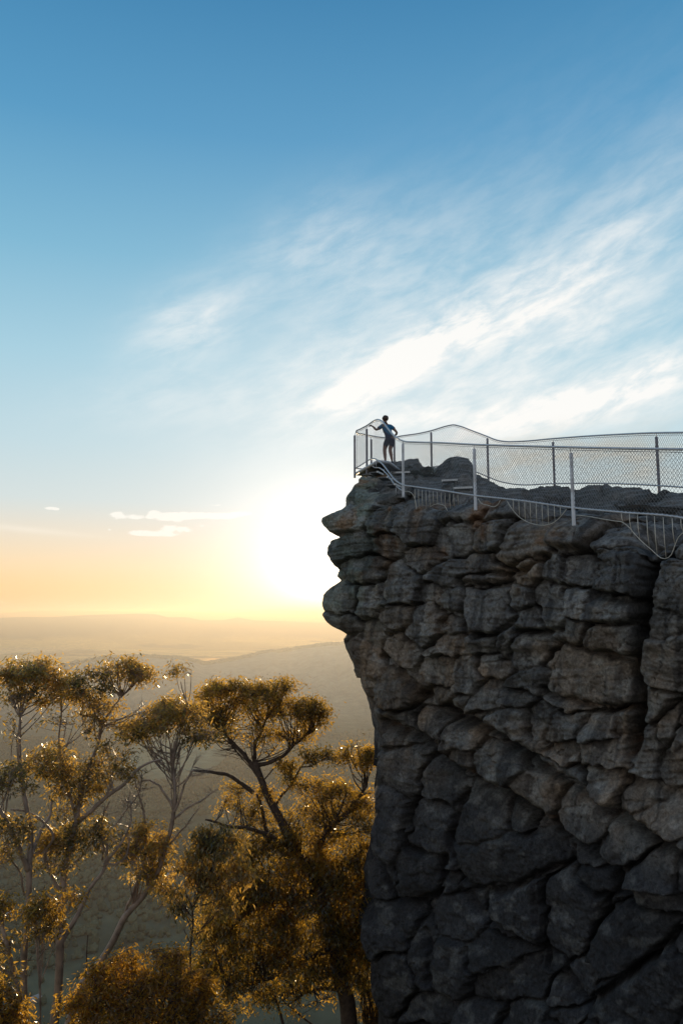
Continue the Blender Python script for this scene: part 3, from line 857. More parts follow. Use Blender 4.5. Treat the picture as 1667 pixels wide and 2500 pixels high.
    disp += (0.028 + 0.022 * top) * bed * (1 - 0.75 * low) - (0.03 + 0.05 * top) * sstep(0.90, 1.0, bed2) * (1 - 0.7 * low)
    # weathered roughness
    fx, fy, fz = X, Yc, Z
    n_big = fbm(fx / 1.6, fy / 1.6, fz / 1.1, octv=3)
    n_mid = fbm(fx / .34, fy / .34, fz / .24, octv=4, gain=.55)
    pits = sstep(0.25, 0.7, fbm(fx / .16 + 9, fy / .16, fz / .13, octv=2))
    disp += 0.10 * n_big + 0.050 * n_mid - 0.035 * pits
    # small cross fractures
    cr = np.abs(fbm(U / 42 + 3, Vv / 60, octv=3)); disp -= 0.07 * np.exp(-(cr / 0.035) ** 2) * (1 - .4 * low)
    # at the prow itself the outline rules, so relief is gentler
    disp *= np.where(dist_n < 0, 1 - 0.72 * np.exp(-(dist_n / 0.75) ** 2), 0.28 + 0.5 * sstep(3, 5, dist_n))
    # relief is pushed out between the wall's normal and the open side
    ex, ey = nx[None] * 0.5 - 0.20, ny[None] * 0.5 - 0.55
    kx = sstep(-1.5, 0.3, dist_n); ex = ex * (1 - kx) + nx[None] * kx; ey = ey * (1 - kx) + ny[None] * kx
    el_ = np.hypot(ex, ey); ex, ey = ex / el_, ey / el_
    X = X + ex * disp; Yc = Yc + ey * disp
    # rounded lip at the rim
    lip = sstep(0.97, 1.0, t)[:, None]
    X = X - nx[None] * 0.55 * lip * (1 - .9 * wn); Yc = Yc - ny[None] * 0.55 * lip * (1 - .9 * wn)
    Z = Z + 0.10 * lip * n_big + 0.34 * sstep(.93, 1, t)[:, None] * (dome - .55) + .25 * sstep(.93, 1, t)[:, None] * hk[idx]
    # a ledge running in from the lip, under the boulders of the top
    led = np.linspace(0, 1, 46)[1:][:, None]
    inw = 1.9 * (1 - .45 * wn[0])[None]
    LX = X[-1][None] - nx[None] * inw * led; LY = Yc[-1][None] - ny[None] * inw * led
    LZ = Z[-1][None] * (1 - led) + (zr[None] + .02) * led + .10 * fbm(LX / .5, LY / .5, octv=4) * sstep(0, .1, led)
    X = np.concatenate([X, LX]); Yc = np.concatenate([Yc, LY]); Z = np.concatenate([Z, LZ])
    fx = np.concatenate([fx, LX]); fy = np.concatenate([fy, LY]); fz = np.concatenate([fz, LZ])
    ext = lambda a: np.concatenate([a, np.repeat(a[-1:], len(led), 0)])
    low, deep, joint, U, Vv, idx = map(ext, (low, deep, joint, U, Vv, idx))
    n0, n1 = Z.shape
    V3 = np.stack([X, Yc, Z], -1).reshape(-1, 3)
    i = np.arange(n0 - 1)[:, None] * n1; j = np.arange(n1 - 1)[None]
    Q = np.stack([i + j, i + n1 + j, i + n1 + j + 1, i + j + 1], -1).reshape(-1, 4)
    o = mesh_obj('cliff', V3, Q, M_ROCK)
    tag(o, kind='structure')
    # mineral colour, with some painted vignette towards the foot
    n_c = fbm(fx / 1.1 + 4, fy / 1.1, fz / .9, octv=4); n_d = fbm(fx / .5, fy / .5 + 8, fz / .3, octv=3)
    grey = np.array([.175, .168, .155]); brown = np.array([.245, .175, .115]); green = np.array([.15, .18, .15]); rust = np.array([.26, .13, .06]); black = np.array([.034, .034, .037])
    def mixc(c, d_, k): return c * (1 - k[..., None]) + d_ * k[..., None]
    c = np.broadcast_to(grey, Z.shape + (3,)).copy()
    kb_ = np.clip(0.5 * sstep(-.2, .6, n_c) + 0.35 * (r3.uniform(0, 1, len(BL))[idx] > .6), 0, 1) * (1 - 0.8 * low)
    c = mixc(c, brown, kb_ * 0.95)
    c = mixc(c, green, np.clip(sstep(1010, 860, U) * sstep(1600, 1400, Vv) * (0.75 + .4 * n_d), 0, .9))
    c = mixc(c, rust, np.clip(deep * 0.65 * sstep(-.3, .5, n_d) * sstep(1650, 1800, Vv), 0, 1))
    c = mixc(c, rust * .9, np.clip(sstep(.35, .8, n_c + .4 * n_d) * .55 * sstep(1500, 1300, Vv), 0, 1))
    c = mixc(c, brown * 1.15, np.clip(np.exp(-((U - 905) / 30) ** 2 - ((Vv - 1690) / 110) ** 2), 0, .9))
    stain_vignette = np.clip(low * .82 + .60 * sstep(2050, 2420, Vv) + .35 * sstep(0.1, .7, -n_c), 0, .92)  # dark stain, plus vignette darkening painted into the lower face
    c = mixc(c, black, stain_vignette)
    c = mixc(c, c * .55, np.clip(joint * .7 + deep * .5, 0, 1))
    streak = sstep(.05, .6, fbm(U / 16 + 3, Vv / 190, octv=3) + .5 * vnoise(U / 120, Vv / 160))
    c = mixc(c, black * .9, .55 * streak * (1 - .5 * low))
    pale = sstep(.3, .75, fbm(U / 34 + 60, Vv / 26, octv=4))
    c = mixc(c, np.array([.27, .265, .245]), .5 * pale * (1 - .55 * low))
    bright = (0.75 + .45 * r3.uniform(0, 1, len(BL)))[idx]
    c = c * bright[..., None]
    al = np.clip(1 - .6 * stain_vignette, .15, 1)
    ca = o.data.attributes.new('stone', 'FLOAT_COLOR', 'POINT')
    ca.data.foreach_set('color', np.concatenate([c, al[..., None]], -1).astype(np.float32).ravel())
    q_ = -len(led) + 12            # a little in from the lip
    return X[q_], Yc[q_], Z[q_], s, s_nose


CL_X, CL_Y, CL_Z, CL_S, CL_NOSE = build_cliff()

# the far fence line in plan: direction -> distance
BACK_Y = np.array([(600, 26.5), (865, 26.6), (905, 27.4), (960, 28.0), (1052, 27.6), (1190, 26.0), (1350, 23.7), (1600, 19.0), (1720, 17.3), (2400, 11.5)])


def summit_z(u, Y):
    """height of the rock top in direction u at distance Y"""
    yn = np.interp(u, SU, SYN); zn = np.interp(u, SU, SZN)
    yr = np.interp(u, BACK_Y[:, 0], BACK_Y[:, 1]) - 0.5
    zr = at(u, np.interp(u, SKY_R[:, 0], SKY_R[:, 1]), yr)[..., 2]
    k = np.clip((Y - yn) / np.maximum(yr - yn, .3), 0, 1.6)
    kk = np.where(k < 1, k ** 0.85, 1.0)
    return zn + (zr - zn) * kk - 2.2 * sstep(1.01, 1.4, k)


def _near_line():
    m_ = CL_S <= CL_NOSE
    u, _ = proj(np.stack([CL_X[m_], CL_Y[m_], CL_Z[m_]], -1))
    o = np.argsort(u)
    u = u[o]; yn = CL_Y[m_][o]
    zn = CL_Z[m_][o]
    g = np.linspace(u.min() + 1, u.max(), 400)
    k = np.ones(9) / 9
    yg = np.convolve(np.pad(np.interp(g, u, yn), 4, mode='edge'), k, 'valid'); zg = np.convolve(np.pad(np.interp(g, u, zn), 4, mode='edge'), k, 'valid')
    return g, yg, zg - .02


SU, SYN, SZN = _near_line()


def build_summit():
    nu, nt_ = 620, 300
    u = np.linspace(SU[0], 1960, nu)
    k = np.linspace(0.0, 1.55, nt_)
    Ug, Kg = np.meshgrid(u, k)
    yn = np.interp(Ug, SU, SYN); yr = np.interp(Ug, BACK_Y[:, 0], BACK_Y[:, 1]) - 0.5
    Yg = yn + (yr - yn) * Kg
    Zb = summit_z(Ug, Yg)
    Xg = (Ug - W0 / 2) / F * Yg * 1.0
    env = (.4 + .6 * sstep(0, .12, Kg)) * (1 - 0.85 * sstep(.80, .97, Kg))
    n1 = fbm(Xg / 1.5 + 3, Yg / 1.5, octv=4)
    lump = np.abs(fbm(Xg / .9, Yg / .9 + 7, octv=3))
    Z = Zb + env * (0.10 * n1 - 0.22 * np.exp(-(lump / .08) ** 2)) + 0.03 * fbm(Xg / .22, Yg / .22, octv=3)
    # boulders and clefts
    gx, gy = Xg / 1.15 + .25 * fbm(Xg / .6, Yg / .6, octv=2), Yg / 1.5 + .25 * fbm(Xg / .6 + 9, Yg / .6, octv=2)
    b1 = np.full(gx.shape, 9.0); b2 = b1.copy(); hb = b1 * 0
    for ddx in (-1, 0, 1):
        for ddy in (-1, 0, 1):
            ix, iy = np.floor(gx) + ddx, np.floor(gy) + ddy
            dd = np.hypot(gx - ix - .5 - .42 * (_hash(ix, iy, ix * 0 + 3) * 2 - 1), gy - iy - .5 - .42 * (_hash(ix, iy, ix * 0 + 8) * 2 - 1))
            m1 = dd < b1
            hb = np.where(m1, _hash(ix, iy, ix * 0 + 5), hb); b2 = np.where(m1, b1, np.minimum(b2, dd)); b1 = np.where(m1, dd, b1)
    Z = Z + env * (0.26 * np.sqrt(np.clip(1 - (b1 / .85) ** 2.6, 0, 1)) - .26 + .22 * (hb - .5) - .22 * np.exp(-((b2 - b1) / .12) ** 2))
    # bedding: terraces
    st = 0.15
    q = Z / st + 0.5 * fbm(Xg / 1.1, Yg / 1.1, octv=2)
    fr = q - np.floor(q)
    Z = Z + (sstep(.55, .95, fr) - fr) * st * 0.35
    Z = Z - 0.22 * (1 - sstep(0, .10, Kg)) - 2.5 * sstep(1.2, 1.55, Kg)
    # cut down where the platform and its footing stand
    cut = sstep(978, 962, Ug) * sstep(27.6, 27.2, Yg)
    Z = np.where(cut > 0, np.minimum(Z, 4.74 + (1 - cut) * 1.5), Z)
    V3 = np.stack([Xg, Yg, Z], -1).reshape(-1, 3)
    i = np.arange(nt_ - 1)[:, None] * nu; j = np.arange(nu - 1)[None]
    Q = np.stack([i + j, i + j + 1, i + nu + j + 1, i + nu + j], -1).reshape(-1, 4)
    o = mesh_obj('summit_rock', V3, Q, M_ROCK)
    tag(o, kind='structure')
    n_c = fbm(Xg / 1.2, Yg / 1.2, octv=4)[..., None]
    c = np.array([.17, .168, .16]) * (1 + .35 * n_c) * (1 - .45 * sstep(.3, .9, fr)[..., None] * (fr < .95)[..., None])
    c = c * (1 - .5 * np.exp(-((b2 - b1) / .12) ** 2))[..., None]
    c = c * (1 - .25 * sstep(.2, .8, n_c)) + np.array([.13, .095, .07]) * .25 * sstep(.2, .8, n_c)
    ca = o.data.attributes.new('stone', 'FLOAT_COLOR', 'POINT')
    ca.data.foreach_set('color', np.concatenate([np.clip(c, .02, 1), np.full(c.shape[:2] + (1,), .7)], -1).astype(np.float32).ravel())


build_summit()


def on_rock(u, v):
    """where the sight line in direction (u, v) meets the rock top"""
    yn = float(np.interp(u, SU, SYN)); yr = float(np.interp(u, BACK_Y[:, 0], BACK_Y[:, 1]))
    yy = np.linspace(yn, yr, 200)
    z = at(np.full(200, u), np.full(200, v), yy)[:, 2]
    k = np.argmin(np.abs(z - summit_z(np.full(200, u), yy) - .03))
    return float(yy[k])
# ------------------------------------------------------------------ safety fence
def chain(tab, n):
    """survey list of (u, v, Y) -> smooth 3-D polyline"""
    P = np.array([at(u, v, Y) for u, v, Y in tab])
    return spline(P, n)


FRONT_POSTS = [(983, 1083, 1205, 21.5), (1157, 1096, 1236, 18.3), (1393, 1106, 1272, 15.7), (1740, 1108, 1345, 12.9)]
PROW_POSTS = [(895, 1047, 1156, 25.5), (865.5, 1063, 1160, 26.6)]
BACK_POSTS = [(906, 1073, 1158, 27.2), (962, 1070, 1160, 27.9), (1052, 1056, 1143, 27.5), (1189, 1070, 1176, 25.9), (1349, 1079, 1198, 23.6), (1601, 1066, 1206, 18.9)]
TOP = [(1800, 1098, 12.55), (1667, 1097, 13.3), (1520, 1095, 14.4), (1387, 1092, 15.7), (1270, 1089, 16.9), (1157, 1085.5, 18.3), (1069, 1081, 19.8), (1010, 1079.3, 20.95), (986, 1077.5, 21.45), (967, 1068, 21.9), (950, 1050, 22.5), (935, 1031, 23.2), (924, 1024.5, 23.9), (913, 1027, 24.7),
       (895, 1039, 25.5), (880, 1047, 26.1), (869.5, 1053, 26.6), (871, 1056.5, 26.8), (886, 1060, 27.1), (906, 1064, 27.3), (940, 1068.5, 27.75), (962, 1068, 27.9), (976, 1065, 27.95), (1020, 1058.5, 27.8), (1050, 1052, 27.5), (1095, 1039, 27.1), (1106, 1037.2, 27.0), (1118, 1039.5, 26.9), (1150, 1051, 26.5), (1187, 1065, 25.95), (1212, 1074.5, 25.6), (1238, 1078.3, 25.25),
       (1259, 1078, 25.0), (1348, 1071, 23.6), (1414, 1066, 22.4), (1500, 1061, 20.8), (1595, 1057, 19.0), (1667, 1056, 17.9), (1800, 1056, 16.2)]
BOT = [(1800, 1302, 12.55), (1667, 1265, 13.3), (1520, 1251, 14.4), (1397, 1239.5, 15.7), (1270, 1222, 16.9), (1157, 1209.5, 18.3), (1069, 1196, 19.8), (1010, 1188, 20.95), (984, 1184, 21.45), (967, 1174, 21.9), (950, 1154.5, 22.5), (936, 1136, 23.2), (922, 1124, 24.0), (909, 1119.5, 24.8),
       (895, 1126, 25.5), (880, 1136, 26.1), (869, 1143, 26.6), (872, 1144, 26.85), (906, 1145, 27.3), (962, 1144, 27.9), (1020, 1143, 27.8), (1056, 1140, 27.5), (1106, 1133, 27.0), (1150, 1148, 26.5), (1190, 1164, 25.9), (1218, 1175, 25.5), (1246, 1181, 25.2),
       (1348, 1181, 23.6), (1447, 1180, 21.8), (1601, 1185.5, 18.95), (1667, 1190, 17.9), (1800, 1202, 16.2)]


def build_fence():
    org = at(983, 1205, 21.5)
    root = thing('safety_fence', org, 'galvanised chain-link safety fence running round the edge of the rocky lookout', 'fence')
    O = np.array(org)
    T = chain(TOP, 900); B = chain(BOT, 900)
    mb = MB(); mb.tube(T, 0.024, 10)
    o = mb.build('handrail', M_STEEL, root, org=O)
    # the lower rail is laced to the mesh: a ring every few centimetres
    L = np.concatenate([[0], np.cumsum(np.linalg.norm(np.diff(B, axis=0), axis=1))])
    n = int(L[-1] / 0.02); s = np.linspace(0, L[-1], n)
    Bf = np.stack([np.interp(s, L, B[:, k]) for k in range(3)], -1)
    R = np.where((np.arange(n) % 5) < 2, 0.024, 0.017)
    mb = MB(); mb.tube(Bf, R, 8)
    mb.build('bottom_rail', M_STEEL, root, org=O)
    # posts, each with the bracket that carries the handrail
    for (u, v0, v1, Y) in FRONT_POSTS + PROW_POSTS + BACK_POSTS:
        a, b = at(u, v0, Y), at(u, v1, Y)
        a = np.array([a[0], a[1], a[2]]); b = np.array([a[0], a[1], b[2] - 0.10])
        mb = MB()
        H = a[2] - b[2]; rr = 0.037
        zz = [0, .02, H * .45, H * .455, H * .46, H * .82, H * .825, H * .83, H - .012, H]
        rs = [rr, rr, rr, rr - .004, rr, rr, rr - .004, rr, rr, rr - .012]
        mb.tube(np.array([[b[0], b[1], b[2] + q] for q in zz]), rs, 14)
        p = mb.build('post', M_POST if Y < 22 and v0 > 1080 else M_POST_SHADE, root, org=O)
        k = np.argmin(np.linalg.norm(T[:, :2] - a[:2], axis=1) + 0.3 * np.abs(T[:, 2] - a[2]))
        mb = MB(); mb.tube(np.array([a + [0, 0, -.03], (a + T[k]) / 2 + [0, 0, .01], T[k]]), 0.010, 6)
        q = mb.build('bracket', M_STEEL, p, org=O)
    # chain-link in bays between the posts
    ns = 900
    tt = np.linspace(0, 1, ns)
    LT = np.concatenate([[0], np.cumsum(np.linalg.norm(np.diff(T, axis=0), axis=1))])
    def param(P_, pt): return int(np.argmin(np.linalg.norm(P_[:, :2] - np.asarray(pt)[:2], axis=1)))
    marks = [0]
    for (u, v0, v1, Y) in FRONT_POSTS[::-1][1:] + PROW_POSTS + BACK_POSTS:
        marks.append(param(T, at(u, v0, Y)))
    marks.append(ns - 1)
    marksB = [0] + [param(B, at(u, v1, Y)) for (u, v0, v1, Y) in FRONT_POSTS[::-1][1:] + PROW_POSTS + BACK_POSTS] + [ns - 1]
    def curve(P_, i0, i1, q):
        seg = P_[i0:i1 + 1]
        l = np.concatenate([[0], np.cumsum(np.linalg.norm(np.diff(seg, axis=0), axis=1))])
        return np.stack([np.interp(q * l[-1], l, seg[:, k]) for k in range(3)], -1), l[-1]
    for i in range(len(marks) - 1):
        if marks[i + 1] - marks[i] < 3: continue
        _, ln = curve(T, marks[i], marks[i + 1], np.array([0.0]))
        nw = max(4, int(ln / (0.074 if i < 2 else 0.080))); hgt = 1.15
        slope = hgt / ln * 0.85
        mb = MB()
        for fam in (1, -1):
            for w in range(-int(nw * slope) - 1, nw + int(nw * slope) + 2):
                h = np.linspace(0, 1, 22)
                q = w / nw + fam * slope * (h - .5)
                ok = (q >= 0) & (q <= 1)
                if ok.sum() < 2: continue
                q, hh = q[ok], h[ok]
                a, _ = curve(T, marks[i], marks[i + 1], q); b, _ = curve(B, marksB[i], marksB[i + 1], q)
                P = b + (a - b) * (hh[:, None] * .985 + .004)
                # woven: each wire bows in and out of the sheet
                P[:, 1] += 0.006 * fam * np.cos(np.arange(len(P)) * PI)
                mb.tube(P, 0.0036 if i < 2 else (0.0015 if i == 3 else (0.0029 if i < 7 else 0.0034)), 3, cap=False)
        # edge wires
        q = np.linspace(0, 1, 40)
        a, _ = curve(T, marks[i], marks[i + 1], q); b, _ = curve(B, marksB[i], marksB[i + 1], q)
        mb.tube(b + (a - b) * .955, 0.006, 5)
        mb.build('wire_mesh', M_WIRE, root, smooth=False, org=O)
    # infill grilles hanging from the lower rail over the clefts in the rock
    def grille(edge, bars, Yf, label=None):
        E = chain([(u, v, Yf(u)) for u, v in edge], 40)
        mb = MB(); mb.tube(E, 0.0075, 7)
        g = mb.build('infill_grille', M_BRONZE, root, org=O)
        for (ua, va, ub, vb) in bars:
            mb = MB(); a, b = at(ua, va, Yf(ua)), at(ub, vb, Yf(ua))
            mb.tube(np.array([a, [a[0], a[1], (a[2] + b[2]) / 2], [a[0] + (b[0] - a[0]) * .6, a[1], b[2]]]), 0.0068, 6)
            mb.build('bar', M_BRONZE, g, org=O)
    yf = lambda u: float(np.interp(u, [900, 984, 1069, 1157, 1270, 1397, 1520, 1667, 1800], [25, 21.4, 19.75, 18.25, 16.85, 15.65, 14.35, 13.25, 12.5]))
    def c1(p): return [(750 + x * .3189, 950 + y * .3189) for x, y in p]
    def c2(p): return [(1150 + x * .3297, 1000 + y * .3297) for x, y in p]
    def bars1(xs, y0, y1): return [c1([(x, a), (x + dx, b)])[0] + c1([(x, a), (x + dx, b)])[1] for x, a, dx, b in zip(xs, y0, [8] * 99, y1)]
    xs = [822, 850, 878, 906, 934, 962, 992, 1022, 1052, 1088, 1118, 1150]
    y0 = [752 + (x - 740) * .137 for x in xs]
    y1 = [912, 915, 915, 915, 902, 888, 882, 882, 896, 915, 905, 885]
    grille(c1([(745, 782), (780, 785), (805, 805), (825, 850), (836, 920)]), bars1(xs[:5], y0[:5], y1[:5]), yf)
    grille(c1([(940, 900), (975, 882), (1020, 882), (1055, 900), (1070, 930)]), bars1(xs[5:], y0[5:], y1[5:]), yf)
    xs2 = [308, 350, 393, 434, 478, 521, 565, 612, 656]
    e2 = [(265, 680), (310, 748), (365, 803), (430, 838), (500, 855), (560, 853), (610, 835), (660, 792), (705, 735)]
    b2 = []
    for x in xs2:
        va = 655 + (x - 260) * .145; vb = np.interp(x + 8, [p[0] for p in e2], [p[1] for p in e2])
        (ua, va_), (ub, vb_) = c2([(x, va), (x + 8, vb)]); b2.append((ua, va_, ub, vb_))
    grille(c2(e2), b2, yf)
    xs3 = [1110, 1168, 1228, 1296, 1353, 1418, 1484, 1548]
    e3 = [(775, 782), (860, 790), (960, 808), (1060, 825), (1120, 835), (1160, 865), (1200, 912), (1270, 985), (1340, 1045), (1390, 1090), (1420, 1105), (1450, 1100), (1475, 1080), (1500, 1020), (1535, 940), (1580, 900)]
    b3 = []
    for x in xs3:
        va = 728 + (x - 770) * .105; vb = np.interp(x + 26, [p[0] for p in e3], [p[1] for p in e3])
        (ua, va_), (ub, vb_) = c2([(x, va), (x + 26, vb)]); b3.append((ua, va_, ub, vb_))
    grille(c2(e3), b3, yf)
    grille(c2([(50, 660), (70, 690), (120, 708), (180, 715), (205, 690), (212, 672)]), [], yf)
    yb = lambda u: float(np.interp(u, [1100, 1190, 1350, 1600], [27, 25.9, 23.6, 18.95]))
    return root


build_fence()


# ------------------------------------------------------------------ steps and platform
def box_part(name, a, b, wid, hgt, mat, parent, org):
    """a slab from a to b (near edge), reaching wid away from the viewer"""
    a, b = np.asarray(a, float), np.asarray(b, float)
    d = b - a; L_ = np.linalg.norm(d[:2]); rz = math.atan2(d[1], d[0])
    c = (a + b) / 2 + np.array([-math.sin(rz), math.cos(rz), 0]) * wid / 2 - np.array(org)
    mb = MB(); mb.box(c, L_, wid, hgt, rz)
    return mb.build(name, mat, parent, smooth=False)


def metal_step(u0, v0, u1, v1, Y, label):
    Y = on_rock((u0 + u1) / 2, v0 + 3)
    a, b = at(u0, v0, Y), at(u1, v1, Y - .15); b[2] = a[2]
    r = thing('metal_step', (a + b) / 2 - [0, 0, .16], label, 'step', 'metal edged steps on the lookout path')
    O = np.array(r.location)
    box_part('tread', a + [0, .03, -.012], b + [0, .03, -.012], .34, .03, M_GRATE, r, O)
    box_part('nosing', a, b, .045, .055, M_NOSE, r, O)
    for p in (a, b):
        q = a + (b - a) * (.08 if p is a else .92) + [0, .17, -.11]
        mb = MB(); mb.box(q - O, .03, .26, .19); mb.build('support', M_GRATE, r, smooth=False)


metal_step(954, 1154, 1000, 1157, 23.6, 'upper grey metal step below the feet of the person')
metal_step(1077, 1173, 1116, 1176.5, 23.2, 'white edged metal step below the rounded rock mound, middle of the three steps')
metal_step(1106, 1191.5, 1153, 1194, 21.6, 'white edged metal step lowest on the path, behind the second front post')


def build_stair():
    tr = [((905, 1158.5), (921, 1152), 24.6), ((922, 1154), (936, 1146.5), 24.0), ((946, 1166.5), (957, 1162), 22.9), ((964, 1184), (979, 1179), 22.0)]
    O = at(945, 1170, 23)
    r = thing('stair_flight', O, 'short steel stair curving down from the platform behind the left front posts', 'stairs')
    side = [(905, 1133, 25.0), (912, 1140, 24.8), (925, 1142, 24.3), (943, 1156, 23.4), (955, 1172, 22.6), (966, 1186, 22.1), (980, 1197, 21.6)]
    mb = MB(); mb.tube(chain(side, 40), .017, 7); mb.build('side_rail', M_STEEL, r, org=O)
    for k, ((u0, v0), (u1, v1), Y) in enumerate(tr):
        a, b = at(u0, v0, Y), at(u1, v1, Y + .5)
        b[2] = a[2] + (b[2] - a[2]) * .25
        t_ = box_part('tread', a, b, .30, .035, M_GRATE, r, O)
        box_part('nosing', a + [0, -.05, 0], b + [0, -.05, 0], .045, .05, M_NOSE, t_, O)
    for (u, v0, v1, Y) in [(912, 1123, 1142, 24.6), (918, 1124, 1143, 24.4), (937, 1145, 1157, 23.5), (957, 1166, 1180, 22.5), (966, 1188, 1208, 22.0)]:
        mb = MB(); a, b = at(u, v0, Y), at(u, v1, Y); b[:2] = a[:2]
        mb.tube(np.array([a, (a + b) / 2, b]), .009, 6); mb.build('upright', M_STEEL, r, org=O)


build_stair()


def build_deck():
    O = at(885, 1152, 25.6)
    r = thing('platform', O, 'small steel platform at the tip of the lookout inside the fence corner', 'platform')
    z = at(868, 1154, 26.6)[2]
    pts = [at(868, 1154, 26.6), at(896, 1147, 25.4), at(922, 1142, 24.4), at(950, 1139, 24.6), at(975, 1137, 26.0), at(962, 1139, 27.6), at(906, 1146, 27.2)]
    P = np.array(pts); P[:, 2] = z
    n = len(P)
    V = np.concatenate([P, P - [0, 0, .05]]) - O
    me = bpy.data.meshes.new('deck')
    me.from_pydata([tuple(p) for p in V], [], [tuple(range(n))[::1], tuple(range(2 * n - 1, n - 1, -1))] + [(i, n + i, n + (i + 1) % n, (i + 1) % n) for i in range(n)])
    me.materials.append(M_GRATE); o = bpy.data.objects.new('deck', me); COL.objects.link(o); o.parent = r
    for i in range(n):
        mb = MB(); a, b = P[i] - [0, 0, .04], P[(i + 1) % n] - [0, 0, .04]
        mb.tube(np.array([a, (a + b) / 2, b]) - O, .05, 6); mb.build('edge_beam', M_STEEL, r)
    return z


DECK_Z = build_deck()
# ------------------------------------------------------------------ person at the rail
def skin_mesh(name, verts, edges, radii, mat, parent, root=0, levels=2):
    me = bpy.data.meshes.new(name); me.from_pydata([tuple(v) for v in verts], edges, [])
    o = bpy.data.objects.new(name, me); COL.objects.link(o)
    o.modifiers.new('skin', 'SKIN'); 
    if not me.skin_vertices:
        bpy.context.view_layer.objects.active = o
    sv = me.skin_vertices[0].data
    for i, r in enumerate(radii):
        sv[i].radius = r if isinstance(r, tuple) else (r, r)
        sv[i].use_root = (i == root)
    s = o.modifiers.new('sub', 'SUBSURF'); s.levels = levels; s.render_levels = levels
    bpy.context.view_layer.update()
    dg = bpy.context.evaluated_depsgraph_get()
    m2 = bpy.data.meshes.new_from_object(o.evaluated_get(dg))
    o.modifiers.clear(); o.data = m2; m2.name = name
    m2.materials.clear(); m2.materials.append(mat)
    m2.polygons.foreach_set('use_smooth', [True] * len(m2.polygons))
    if parent is not None: o.parent = parent
    return o


def ellipsoid(name, c, r, mat, parent, noise_amp=0, cut=None, nu=28, nv=18, seed=0):
    V = []; Q = []
    for i in range(nv + 1):
        th = PI * i / nv
        for j in range(nu):
            ph = 2 * PI * j / nu
            d = np.array([math.sin(th) * math.cos(ph), math.sin(th) * math.sin(ph), math.cos(th)])
            V.append(d)
    V = np.array(V)
    amp = 1 + noise_amp * fbm(V[:, 0] * 3 + seed, V[:, 1] * 3, V[:, 2] * 3, octv=3)
    P = V * np.asarray(r) * amp[:, None]
    if cut: P = cut(P)
    for i in range(nv):
        for j in range(nu):
            Q.append([i * nu + j, (i + 1) * nu + j, (i + 1) * nu + (j + 1) % nu, i * nu + (j + 1) % nu])
    return mesh_obj(name, P + np.asarray(c), np.array(Q), mat, parent)


